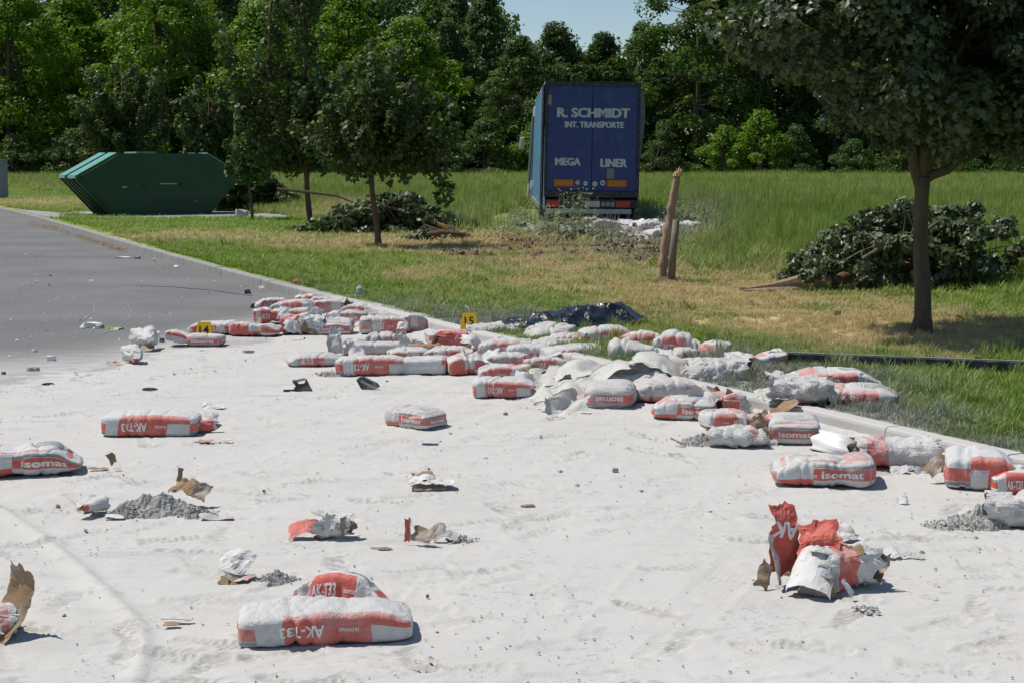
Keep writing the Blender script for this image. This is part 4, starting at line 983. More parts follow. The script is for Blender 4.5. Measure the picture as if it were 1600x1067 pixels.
    s(1247, 698, 84, 'boxy sack with bold label against the kerb', L=.42, W=.35, H=.18, dust=.4, seed=106, swap=True, crump=.7)
    s(1297, 767, -9, 'big creased sack with a bold label at its right end', L=.56, W=.42, H=.17, dust=.42, seed=107, pinch=(.45, 0), swap=True, waist=(.2, .02), style=1)
    s(1548, 772, -14, 'sack with a red corner at the right edge of the picture', L=.36, W=.40, H=.22, dust=.28, seed=108, flip=True)
    s(1600, 776, -4, 'bright red sack cut by the right edge of the picture', L=.30, W=.3, H=.14, dust=.1, seed=109)
    # white sacks behind the truck
    g = 'white dust covered sacks in the rut behind the truck'
    for k, (px, py, yaw, L, lb) in enumerate([(945, 357, 10, .7, 'white sack lying right behind the trailer bumper'), (1020, 360, -8, .8, 'leftmost white sack of the row right of the trailer'), (1045, 364, 15, .7, 'white sack just left of the broken tree stump'),
            (1066, 362, -5, .7, 'white sack seen just right of the broken tree stump'), (1085, 360, 12, .6, 'rightmost white sack of the row right of the trailer'), (925, 352, 0, .6, 'white sack half hidden by weeds behind the trailer'), (1032, 372, 20, .6, 'nearest white sack in the rut by the stump')]):
        s(px, py, yaw, lb, L=L * .8, W=.4, H=.2, dust=.95, text=False, z=KZ + .1, group=g, seed=200 + k, crump=2.5)

def build_torn():
    # big torn sack, right foreground
    t = torn(1285, 925, 'big torn sack with an upright red peak and brown lining in the right foreground')
    paper(t, .17, .38, (-.135, .10, .19), (R(82), R(4), R(16)), 301, .018, red=(-.1, 1.2), dust=.06, text=[('AK', .0, .03, .065, R(170))], fold=[(.05, -.5, 'y')], jag=.35)
    paper(t, .12, .24, (-.19, .06, .11), (R(80), R(14), R(70)), 302, .03, dust=.5, jag=.3)
    paper(t, .20, .17, (-.02, .07, .20), (R(55), R(-12), R(-20)), 303, .035, red=(0, 1.1), dust=.08, jag=.3)
    ptube(t, .26, .13, .085, (.09, .10, 0), (0, R(-4), R(12)), 304, .03, red=(.25, .6), dust=.35, jag=(.05, .05), text=[('AK-T3', .0, -2.2, .05, 1)])
    paper(t, .22, .16, (.07, .14, .19), (R(25), R(-18), R(10)), 305, .03, red=(-.2, .6), dust=.3, jag=.35, curl=(.14, 'x'))
    paper(t, .10, .16, (.20, .09, .10), (R(70), R(50), R(40)), 306, .03, mats=('kraft', 'kraft'), jag=.5)
    # the white tent with a dark opening
    paper(t, .25, .26, (-.06, -.06, .112), (R(28), R(0), R(-24)), 307, .016, mats=('white', 'kraft'), curl=(-.105, 'x'), jag=.15)
    paper(t, .09, .05, (.07, -.12, .04), (R(20), R(60), R(-20)), 308, .01, mats=('white', 'kraft'), jag=.3)
    paper(t, .08, .16, (-.23, .02, .06), (R(70), R(40), R(20)), 309, .02, mats=('kraft', 'kraft'), jag=.4)
    paper(t, .13, .17, (.22, .03, .085), (R(75), R(10), R(-35)), 391, .03, mats=('kraft', 'kraft'), jag=.35, curl=(.1, 'y')); paper(t, .20, .06, (.10, .02, .16), (R(60), R(-6), R(-8)), 392, .02, mats=('kraft', 'kraft'), jag=.45)
    paper(t, .19, .10, (-.05, -.09, .045), (R(80), R(2), R(-24)), 393, .012, mats=('kraft', 'kraft'), jag=.3)
    # left edge
    t = torn(-22, 1003, 'curled brown paper flap standing up at the lower left edge')
    paper(t, .15, .36, (.10, .06, .12), (R(66), R(12), R(-28)), 311, .012, mats=('kraft', 'kraft'), curl=(.22, 'y'), jag=.25)
    ptube(t, .30, .10, .05, (-.06, .05, 0), (0, 0, R(25)), 312, .02, red=(.8, .9), dust=.6)
    paper(t, .14, .12, (.02, .03, .06), (R(30), R(20), 0), 313, .02, mats=('white', 'kraft'))
    # mid foreground scraps
    t = torn(497, 850, 'crumpled torn sack, red on its left and open brown mouth on the right')
    ptube(t, .15, .07, .062, (.06, .08, 0), (0, 0, R(8)), 321, .035, red=(2, 3), dust=.3, jag=(.03, .04))
    paper(t, .20, .13, (-.06, .06, .055), (R(22), R(8), R(18)), 322, .022, red=(-.2, 1.3), dust=.12, jag=.3, curl=(-.12, 'x'))
    paper(t, .07, .11, (.13, .05, .06), (R(75), 0, R(50)), 323, .03, mats=('kraft', 'kraft'), jag=.3)
    paper(t, .06, .12, (.05, .04, .07), (R(80), R(10), R(10)), 324, .02, mats=('white', 'kraft'), jag=.4)
    t = torn(672, 856, 'scrap of torn sack with an upright red sliver and curled brown paper')
    paper(t, .035, .13, (-.105, .03, .065), (R(85), R(4), R(10)), 331, .008, red=(.1, .8), dust=.1, jag=.25)
    paper(t, .13, .09, (-.03, .03, .045), (R(65), R(12), R(-20)), 332, .02, mats=('kraft', 'kraft'), curl=(.06, 'x'), jag=.3)
    paper(t, .11, .09, (.03, .07, .06), (R(35), R(-20), R(20)), 333, .025, mats=('kraft', 'kraft'), jag=.3, curl=(-.06, 'x'))
    paper(t, .08, .05, (.10, .06, .03), (R(30), R(10), 0), 334, .02, mats=('white', 'kraft'), jag=.3)
    heap(t, .16, .10, .03, 335, (.15, .08, 0))
    t = torn(395, 914, 'flattened crumpled white and red sack scrap left of the middle')
    paper(t, .17, .15, (-.08, .08, .075), (R(30), R(14), R(-15)), 341, .035, mats=('white', 'kraft'), jag=.3, curl=(-.14, 'x'))
    paper(t, .14, .08, (-.06, .01, .03), (R(15), R(0), R(5)), 342, .03, red=(.6, 1.1), dust=.5, jag=.4)
    paper(t, .10, .05, (-.10, -.01, .02), (R(40), R(8), 0), 343, .015, mats=('kraft', 'kraft'), jag=.3)
    heap(t, .20, .10, .05, 344, (.09, .03, 0))
    t = torn(671, 770, 'flat brown and white paper piece lying alone in the centre')
    paper(t, .29, .17, (0, .08, .03), (R(8), R(3), R(4)), 351, .03, mats=('white', 'kraft'), jag=.25)
    paper(t, .15, .09, (-.04, .14, .06), (R(30), R(-8), R(8)), 352, .02, mats=('kraft', 'white'), jag=.3)
    paper(t, .22, .06, (.0, .01, .022), (R(35), 0, R(4)), 353, .012, mats=('kraft', 'white'), jag=.3)
    # heap at the left
    t = torn(232, 812, 'grey powder heap with torn sack remains on the left')
    heap(t, .46, .28, .105, 361, (.02, .12, 0)); heap(t, .26, .18, .05, 362, (.22, .05, 0)); heap(t, .20, .16, .06, 367, (-.12, .05, 0))
    ptube(t, .16, .062, .045, (-.29, .06, 0), (0, 0, R(65)), 363, .012, red=(-.3, .15), dust=.35, taper=(.35, 1), mats=('bag', 'kraft'))
    paper(t, .16, .10, (-.33, .14, .05), (R(25), R(-20), R(20)), 364, .02, mats=('white', 'kraft'), curl=(-.08, 'x'))
    paper(t, .26, .12, (.17, .24, .09), (R(40), R(10), R(-14)), 365, .03, mats=('kraft', 'kraft'), curl=(-.16, 'x'), jag=.3)
    paper(t, .03, .07, (.11, .22, .17), (R(80), R(15), 0), 366, .008, mats=('kraft', 'kraft'))
    paper(t, .10, .04, (-.16, -.02, .015), (R(15), 0, 0), 368, .012, mats=('white', 'kraft')); paper(t, .17, .05, (.34, -.03, .012), (R(6), 0, 0), 369, .015, red=(.5, .9), dust=.7)
    # small scraps
    t = torn(182, 737, 'upright triangle of brown paper beside a small brown lump', cat='paper scrap', name='paper_scrap', group='paper scraps on the powder')
    paper(t, .055, .09, (-.03, .02, .06), (R(75), R(-25), R(20)), 371, .006, mats=('kraft', 'kraft'), jag=.45); paper(t, .14, .035, (-.10, .0, .015), (R(20), 0, 0), 372, .02, mats=('kraft', 'white'), jag=.3); paper(t, .04, .03, (.0, .0, .02), (R(40), 0, 0), 373, .01, mats=('white', 'kraft'))
    t = torn(322, 680, 'red torn corner lying at the right end of the boxy sack'); ptube(t, .14, .055, .05, (0, .06, 0), (0, 0, R(15)), 374, .02, red=(-.2, .8), dust=.25, taper=(1, .6)); paper(t, .06, .09, (.04, .07, .09), (R(70), R(20), R(-10)), 375, .01, mats=('white', 'kraft'), jag=.4)
    t = torn(318, 694, 'thin red strip of paper in front of the boxy sack', cat='paper scrap', name='paper_scrap', group='paper scraps on the powder'); paper(t, .15, .05, (0, .01, .012), (R(6), 0, R(-3)), 376, .014, red=(.3, .9), dust=.3, jag=.35); paper(t, .10, .03, (.13, .02, .01), (R(4), 0, 0), 377, .012, mats=('white', 'kraft'))
    t = torn(335, 642, 'dirty white crumpled scrap on the powder above the boxy sack', cat='paper scrap', name='paper_scrap', group='paper scraps on the powder'); paper(t, .20, .10, (0, .04, .03), (R(25), R(4), 0), 378, .03, mats=('white', 'kraft'), jag=.3)
    t = torn(225, 550, 'white torn sack mouth with dark brown opening left of the curved sack'); ptube(t, .22, .13, .10, (0, .12, 0), (0, 0, R(-62)), 381, .015, mats=('white', 'kraft'), taper=(1, .35), red=(2, 3)); paper(t, .12, .12, (.03, -.02, .03), (R(20), 0, 0), 382, .02, mats=('kraft', 'kraft'))
    t = torn(202, 571, 'small torn sack with red bits in front of the white torn mouth'); ptube(t, .20, .09, .075, (.02, .08, 0), (0, 0, R(-60)), 383, .02, mats=('white', 'kraft'), taper=(1, .4)); paper(t, .20, .07, (-.14, .03, .02), (R(20), 0, 0), 384, .025, red=(.1, .8), dust=.4, jag=.4); paper(t, .10, .06, (.05, -.01, .03), (R(50), 0, 0), 385, .02, red=(.0, 1.1), dust=.2, jag=.4)
    t = torn(270, 982, 'dark dusty strip of paper on the powder left of the nearest sack', cat='paper scrap', name='paper_scrap', group='paper scraps on the powder'); paper(t, .16, .035, (0, .03, .014), (R(15), R(-4), R(5)), 386, .016, mats=('film', 'kraft'), jag=.4); paper(t, .07, .03, (.0, -.01, .008), (R(8), 0, 0), 387, .006, mats=('kraft', 'kraft'))
    t = torn(472, 525, 'brown torn open sack in front of the far pile'); ptube(t, .46, .16, .10, (0, .14, 0), (0, 0, R(4)), 391, .035, mats=('bag', 'kraft'), red=(.0, .4), dust=.5); paper(t, .22, .18, (.08, .0, .09), (R(70), R(20), R(10)), 392, .03, mats=('kraft', 'kraft'), jag=.3); paper(t, .18, .15, (-.14, .0, .08), (R(65), R(-10), R(-10)), 393, .03, mats=('kraft', 'kraft'), jag=.3); paper(t, .16, .2, (.1, .1, .2), (R(50), R(30), 0), 394, .03, dust=.9)
    t = torn(555, 478, 'pointed grey flap with red brown lining at the kerb behind the far pile'); paper(t, .16, .26, (.05, .05, .13), (R(70), R(30), R(10)), 395, .02, dust=.8, jag=.4); paper(t, .2, .1, (-.08, .03, .06), (R(60), R(10), 0), 396, .02, mats=('kraft', 'kraft'), jag=.3); paper(t, .24, .1, (-.2, .03, .04), (R(40), R(10), 0), 397, .02, red=(-.1, .7), dust=.5)
    t = torn(523, 560, 'upright white paper twist at the left of the middle row'); paper(t, .15, .28, (-.01, .05, .15), (R(80), R(6), R(8)), 401, .03, mats=('white', 'white'), jag=.3, curl=(.06, 'x')); paper(t, .16, .24, (.02, -.10, .10), (R(66), R(-8), 0), 402, .03, mats=('film', 'kraft'), curl=(.08, 'x')); paper(t, .12, .14, (.14, .04, .08), (R(75), 0, 0), 403, .02, mats=('white', 'kraft'), jag=.4)
    t = torn(510, 590, 'spill of grey clods under the white paper twist', cat='powder heap', name='powder_heap', group='powder heaps'); heap(t, .36, .24, .05, 404, (.05, .1, 0), 'heap_body'); paper(t, .10, .12, (.17, .06, .05), (R(70), 0, 0), 405, .02, mats=('kraft', 'kraft'), jag=.4)
    t = torn(612, 548, 'shredded white paper between middle row and far pile'); paper(t, .22, .18, (0, .05, .08), (R(60), R(20), 0), 406, .04, mats=('white', 'kraft'), jag=.45); paper(t, .14, .22, (.1, .0, .1), (R(70), R(-20), 0), 407, .03, mats=('film', 'kraft'), jag=.45)
    t = torn(706, 552, 'red torn sack with open mouth behind the middle row'); ptube(t, .32, .12, .09, (0, .1, 0), (0, 0, R(25)), 411, .03, red=(-.1, .9), dust=.25, taper=(.6, 1)); paper(t, .14, .12, (.14, .0, .08), (R(60), R(30), 0), 412, .03, mats=('kraft', 'kraft'), jag=.4); paper(t, .2, .1, (-.1, -.05, .04), (R(40), 0, 0), 413, .03, mats=('white', 'kraft'), jag=.4)
    t = torn(660, 562, 'brown torn paper lying left of the red torn sack'); ptube(t, .26, .1, .06, (0, .08, 0), (0, 0, R(5)), 414, .02, mats=('kraft', 'kraft')); paper(t, .2, .12, (-.05, .1, .1), (R(50), R(20), 0), 415, .03, mats=('white', 'kraft'), jag=.4)
    t = torn(756, 537, 'torn brown lined sack right of the marker 15 foot'); ptube(t, .36, .13, .09, (0, .1, 0), (0, 0, R(10)), 416, .02, red=(2, 3), dust=.9, mats=('bag', 'kraft')); paper(t, .22, .16, (-.05, -.03, .08), (R(65), 0, 0), 417, .03, mats=('kraft', 'kraft'), jag=.4)
    t = torn(1150, 655, 'torn sack mouth with shredded brown paper behind the labelled sack'); ptube(t, .22, .11, .08, (-.05, .1, 0), (0, 0, R(25)), 421, .03, red=(-.1, .6), dust=.4); paper(t, .12, .16, (-.03, .05, .12), (R(70), R(25), R(10)), 422, .03, mats=('kraft', 'kraft'), jag=.4); paper(t, .10, .12, (.08, .02, .06), (R(70), R(-20), 0), 423, .02, mats=('white', 'kraft'), jag=.4)
    t = torn(1130, 612, 'long torn dusty sack draped over the kerb behind the curved grey one', z=.03); ptube(t, .5, .22, .11, (0, .2, 0), (0, R(-3), R(-8)), 424, .03, red=(2, 3), dust=1.0); paper(t, .4, .3, (-.08, .05, .13), (R(50), R(12), R(15)), 425, .04, mats=('film', 'kraft'), curl=(-.22, 'x'), jag=.3); paper(t, .4, .2, (.22, .1, .06), (R(25), R(6), R(-8)), 426, .03, mats=('film', 'film'), jag=.4); paper(t, .3, .14, (.05, .08, .18), (R(30), 0, 0), 427, .03, red=(.2, .5), dust=.9, jag=.4)
    t = torn(1250, 632, 'dusty torn sack with a white strip and red corner on the grass edge', z=KZ); ptube(t, .42, .16, .09, (0, .12, 0), (0, 0, R(-10)), 431, .035, red=(2, 3), dust=1.0); paper(t, .2, .14, (-.02, 0, .06), (R(55), 0, R(10)), 432, .03, red=(.5, 1.2), dust=.3, jag=.4); paper(t, .05, .2, (.2, -.02, .08), (R(75), R(-6), 0), 433, .02, mats=('white', 'kraft')); paper(t, .3, .2, (-.2, .05, .05), (R(25), R(-10), 0), 434, .03, mats=('film', 'kraft'), jag=.4)
    t = torn(1190, 672, 'brown paper fold at the right end of the low striped sack'); paper(t, .16, .14, (0, .04, .06), (R(50), R(-15), R(10)), 435, .03, mats=('kraft', 'kraft'), jag=.3); paper(t, .10, .07, (.10, .02, .04), (R(60), 0, 0), 436, .02, red=(-.2, 1.2), dust=.3)
    t = torn(1140, 700, 'low dusty torn sack and clods in front of the striped sack'); heap(t, .36, .24, .075, 441, (-.13, .12, 0)); ptube(t, .34, .13, .05, (.05, .1, 0), (0, 0, R(-5)), 442, .03, red=(2, 3), dust=1.0); paper(t, .26, .16, (.2, .06, .05), (R(40), R(8), R(-6)), 443, .04, mats=('film', 'kraft'), curl=(-.2, 'x'), jag=.3); paper(t, .1, .03, (-.32, .03, .03), (R(10), R(20), R(-10)), 444, .008, mats=('kraft', 'kraft')); paper(t, .12, .08, (.0, -.02, .03), (R(60), R(15), R(10)), 445, .02, mats=('film', 'kraft'), jag=.4)
    t = torn(1405, 738, 'split open sack with red panel and frayed ends against the kerb'); ptube(t, .44, .15, .085, (0, .13, 0), (0, 0, R(-6)), 451, .018, red=(.10, .38), dust=.4, text=[('AK', -.1, -2.0, .05, -1)]); paper(t, .22, .2, (.13, -.01, .09), (R(60), R(-4), R(-8)), 452, .02, red=(-1, -.5), dust=.6, curl=(-.18, 'y'), jag=.2, text=[('isomat', .0, .03, .035, 0)]); paper(t, .09, .16, (-.22, .06, .09), (R(75), R(20), R(40)), 453, .03, mats=('film', 'kraft'), jag=.5)
    paper(t, .10, .06, (-.03, -.08, .02), (R(40), 0, 0), 454, .02, mats=('white', 'kraft')); paper(t, .13, .06, (.10, -.10, .025), (R(45), R(8), 0), 455, .02, mats=('white', 'kraft'), jag=.4); paper(t, .07, .04, (.17, -.06, .03), (R(50), 0, 0), 456, .01, red=(-.1, 1.2), dust=.2); paper(t, .06, .06, (.24, .02, .03), (R(50), 0, 0), 457, .02, mats=('film', 'kraft'))
    t = torn(1560, 830, 'slumped grey heap with a dusty sack corner at the right edge'); heap(t, .34, .26, .10, 461, (-.06, .10, 0)); heap(t, .3, .2, .04, 462, (-.2, .06, 0)); ptube(t, .3, .12, .07, (.14, .12, 0), (0, 0, R(-10)), 463, .03, red=(.5, .6), dust=1.0)
    t = torn(1565, 790, 'small cream scrap under the sack at the right edge', cat='paper scrap', name='paper_scrap', group='paper scraps on the powder'); paper(t, .16, .08, (0, .03, .03), (R(35), R(8), 0), 464, .02, mats=('white', 'kraft'), jag=.3)
    t = torn(1412, 790, 'tiny white crumpled ball on the powder right of the big creased sack', cat='paper scrap', name='paper_scrap', group='paper scraps on the powder'); paper(t, .05, .05, (0, .01, .025), (R(50), R(10), 0), 465, .02, mats=('white', 'white'), curl=(-.02, 'x'), res=.008)
    t = torn(1412, 875, 'half buried white and grey paper on the right of the big torn sack', cat='paper scrap', name='paper_scrap', group='paper scraps on the powder'); paper(t, .09, .06, (-.05, .03, .02), (R(30), R(-10), R(10)), 466, .015, mats=('white', 'white'), curl=(-.05, 'x')); paper(t, .12, .04, (.04, .0, .014), (R(25), R(8), R(-12)), 467, .012, mats=('film', 'film'), jag=.3)
    t = torn(1355, 965, 'small fresh clods below the big torn sack', cat='powder heap', name='powder_heap', group='powder heaps'); heap(t, .12, .10, .02, 468, (0, .04, 0), 'heap_body', 20)
    t = torn(650, 660, 'folded red scrap lying on the lone middle sack', z=.15, name='paper_scrap', cat='paper scrap', group='paper scraps on the powder'); paper(t, .10, .06, (0, .05, .012), (R(8), R(-10), 0), 469, .012, red=(-.1, .8), dust=.3)
    # kerb-side scraps on the grass and road
    for k, (px, py, z, lb) in enumerate([(462, 445, KZ, 'small reddish scrap on the grass above the kerb'), (728, 489, KZ, 'crumpled white scrap in the grass behind the marker 15'), (392, 412, KZ, 'white scrap in the bright grass strip'), (362, 388, KZ, 'pale scrap in the grass near the young trees'),
            (125, 330, KZ, 'white paper ball on the grass beside the skip'), (241, 410, 0, 'white crumpled scrap near the kerb on the asphalt'), (276, 421, 0, 'grey white scrap at the foot of the kerb'), (408, 457, 0, 'white scrap by the kerb just behind the far pile'), (1500, 500, KZ, 'tiny white scrap in the dry grass right of the near maple'),
            (1530, 570, KZ, 'white scrap in the grass at the dark edging strip'), (1308, 498, KZ, 'pale scrap in the grass left of the near maple'), (748, 436, KZ, 'reddish paper bit in the dry grass'), (1160, 632, .03, 'small curled white strip sticking out of the kerb powder')]):
        t = torn(px, py, lb, z=z, cat='paper scrap', name='paper_scrap', group='paper scraps round the kerb'); sz = .10 if py > 400 else .18
        paper(t, sz, sz * .7, (0, .02, .035), (R(40), R(12 * (-1) ** k), k), 500 + k, .03, mats=('white', 'kraft') if k not in (0, 11) else ('bag', 'kraft'), red=(-.5, 1.5) if k in (0, 11) else (0, 0), dust=.1, jag=.3, res=.02)

    for k, (px, py, sz, lb) in enumerate([(968, 352, .5, 'white torn paper heaped behind the right trailer wheels'), (1008, 352, .55, 'white torn paper right beside the trailer corner'), (1050, 356, .5, 'white torn paper piece just left of the broken tree'), (1078, 355, .5, 'white torn paper at the right end behind the broken tree'), (988, 366, .4, 'small pale paper on the torn earth left of the broken tree'), (935, 349, .4, 'pale paper under the trailer bumper')]):
        t = torn(px, py, lb, z=KZ + .12, cat='torn sack', group='torn white sacks behind the truck')
        for j in range(2): paper(t, sz * .9, sz * .55, ((j - .5) * .35, j * .1, .04 + .03 * j), (R(18 + 10 * j), R(10 * (j - 1)), R(20 * j + 25 * k)), 620 + 7 * k + j, .05, freq=4, mats=('white', 'white'), jag=.25, res=.05, dust=.6)

    gg = np.random.RandomState(88)
    for zone, grp, pts in (('crumpled torn paper piece lying among the sacks of the far pile', 'torn paper among the far pile', [(405, 512), (440, 500), (462, 520), (500, 512), (530, 503), (560, 516), (590, 500), (622, 518), (545, 488), (450, 486)]),
            ('crumpled torn paper piece lying among the sacks of the middle rows', 'torn paper among the middle rows', [(560, 566), (600, 572), (628, 560), (655, 574), (690, 560), (715, 566), (742, 574), (765, 566), (735, 548), (775, 552), (832, 592), (842, 572), (812, 604), (868, 566)]),
            ('crumpled torn paper piece lying between the sacks near the right part of the kerb', 'torn paper near the right kerb', [(1100, 640), (1125, 628), (1092, 618), (1168, 664), (1202, 680), (1060, 598), (1160, 600), (1230, 650), (1180, 692), (1330, 736), (1468, 742)])):
        ords = ['leftmost', 'second from left', 'third from left', 'fourth from left', 'fifth from left', 'sixth from left', 'seventh from left', 'seventh from right', 'sixth from right', 'fifth from right', 'fourth from right', 'third from right', 'second from right', 'rightmost']; N_ = len(pts)
        for kk_, (px, py) in enumerate(sorted(pts)):
            zone = 'torn sack paper piece, ' + (ords[kk_] if kk_ < N_ / 2 else ords[14 - (N_ - kk_)]) + ' of the loose pieces ' + {'torn paper among the far pile': 'in the far pile', 'torn paper among the middle rows': 'in the middle rows', 'torn paper near the right kerb': 'at the right kerb'}[grp]
            t = torn(px, py, zone, z=.03 + .05 * gg.rand(), cat='torn paper', name='torn_paper', group=grp); sz = gg.uniform(.16, .32); m1 = [('bag', 'kraft'), ('white', 'kraft'), ('kraft', 'kraft'), ('white', 'kraft')][gg.randint(4)]; rr = (-.3, 1.4) if m1[0] == 'bag' else (0, 0)
            paper(t, sz, sz * gg.uniform(.4, .8), (0, .04, .05), (R(gg.uniform(15, 75)), R(gg.uniform(-30, 30)), R(gg.uniform(-50, 50))), int(700 + px), .035, mats=m1, jag=.35, red=rr, dust=gg.uniform(.2, .8), freq=7, curl=(gg.choice([-1, 1]) * gg.uniform(.08, .25), 'x'))
    # big crumpled sheet over the sacks in the centre
    def hf(X, Y, d):
        px, py = to_px(X, Y, .15); u = (px - 830) / 250.0
        e = sstep(-.01, np.interp(px, [830, 940, 1000, 1080], [.34, .26, .15, .14]) + .06 * n2(X, Y, 3, 2, 60), d); base = .03 + .12 * np.exp(-((px - 1012) / 58) ** 2) + .06 * np.exp(-((px - 915) / 42) ** 2) + .02 * np.exp(-((px - 850) / 40) ** 2)
        r = 1 - np.abs(n2((X * .8 + .6 * Y) * .55, (Y * .8 - .6 * X) * 1.6, 3.4, 3, 61)) * 2.6; r2 = .5 - np.abs(n2((X * .6 - .8 * Y) * .5, (Y * .6 + .8 * X) * 1.5, 7, 3, 62)) * 1.6
        return .004 + e * (base * (.86 + .26 * r) + .03 * r2) + .008 * np.abs(n2(X, Y, 14, 2, 63)) + .02 * (1 - e) * np.abs(n2(X, Y, 9, 2, 64))
    sheet_drape('crumpled_sheet', [(828, 618), (842, 608), (880, 602), (930, 599), (1000, 597), (1062, 600), (1088, 606), (1066, 620), (1035, 634), (1000, 618), (925, 622), (912, 650), (890, 655), (862, 652), (838, 636), (828, 622)], hf, MAT['film'], 0,
                'large crumpled off-white sheet draped over the sacks in the centre', 'plastic sheet', .018)
    q = NT('black_plastic', .22, .6); q.col((.008, .009, .012)); q.bump(q.noise(14, 4, q.obj(), .6, 1), .8, .02); blk = q.m
    o = [q_ for q_ in bpy.data.objects if q_.name.startswith('crumpled_sheet')][0]; c = np.array(o.location)
    for (px, py, zz, w_, h_, rx, ry, rz, cu, sd_) in ((1000, 612, .17, .62, .34, 26, -6, 6, -.40, 601), (1030, 612, .22, .55, .32, 20, 10, -8, -.35, 602), (895, 626, .10, .50, .34, 28, -16, 14, -.40, 603), (870, 640, .05, .42, .24, 38, -8, 4, -.30, 604),
            (885, 648, .05, .40, .18, 50, 0, 8, .30, 605), (1060, 606, .17, .34, .26, 30, 25, -25, -.2, 606), (960, 612, .19, .5, .24, 12, -14, 10, -.3, 607), (850, 625, .05, .30, .24, 20, -10, 20, -.25, 608), (905, 606, .17, .55, .26, 16, -8, 12, -.35, 609), (860, 606, .12, .40, .24, 26, -12, 16, -.3, 610)):
        g = G(px, py); paper(o, w_, h_, (g[0] - c[0], g[1] - c[1], zz), (R(rx), R(ry), R(rz)), sd_, .05, freq=3.6, smooth=True, curl=(cu, 'x'), mats=('film', 'film'), jag=.28, res=.022, name='sheet_fold')
    def hb(X, Y, d):
        px, py = to_px(X, Y, KZ + .1)
        base = np.interp(px, [785, 840, 880, 905, 960, 985, 1005], [.03, .09, .14, .15, .18, .20, .12]) * sstep(-.02, .35, d)
        r = 1 - np.abs(n2(X + .4 * Y, Y, 2.0, 3, 65)) * 2.8
        return KZ + .03 + base * (.55 + .45 * r) + .05 * np.abs(n2(X, Y, 9, 2, 66)) * sstep(-.02, .1, d)
    sheet_drape('plastic_sheet', [(770, 506), (850, 502), (900, 500), (1000, 497), (1012, 503), (1000, 508), (900, 514), (840, 517), (815, 517), (790, 513)], hb, blk, KZ, 'glossy black plastic sheet crumpled on the grass behind the kerb', 'plastic sheet', .022)

def build_markers():
    yel = simple('marker_yellow', (.85, .52, .02), .45, .4, .05); blk = MAT['dletter']
    for num, px, py, z, lb in (('14', 329, 524, 0, 'yellow evidence marker with the number 14 among the sacks'), ('15', 733, 514, KZ, 'yellow evidence marker with the number 15 on the kerb edge')):
        p = G(px, py, z); off = -.30 if num == '14' else 0
        t = empty('evidence_marker', (p[0], p[1] + off, z + (.0 if num == '15' else .012)), (0, 0, R(3))); T(t, lb, 'evidence marker', 'numbered evidence markers')
        H_, a, b, dp, th = .155, .085, .062, .055, .002
        for s_ in (-1, 1):
            m = MB(); V = []
            for k in (0, th):
                V += [(-a, s_ * dp - s_ * k, 0), (a, s_ * dp - s_ * k, 0), (b, s_ * .004 - s_ * k * .3, H_), (-b, s_ * .004 - s_ * k * .3, H_)]
            m.add(V, [(0, 1, 2, 3), (7, 6, 5, 4), (0, 4, 5, 1), (1, 5, 6, 2), (2, 6, 7, 3), (3, 7, 4, 0)]); m.build('marker_panel', yel, t)
        ang = math.atan2(dp - .004, H_)
        def f(q): return q, np.tile([[0, -math.cos(ang), math.sin(ang)]], (len(q), 1))
        c = H_ * .50; letters_on(f, [(num, .015, (0, -dp + c * math.tan(ang) - .0, c), (1, 0, 0), (0, math.sin(ang), math.cos(ang)), .085, None)], .0022, 'lettering', blk, t)

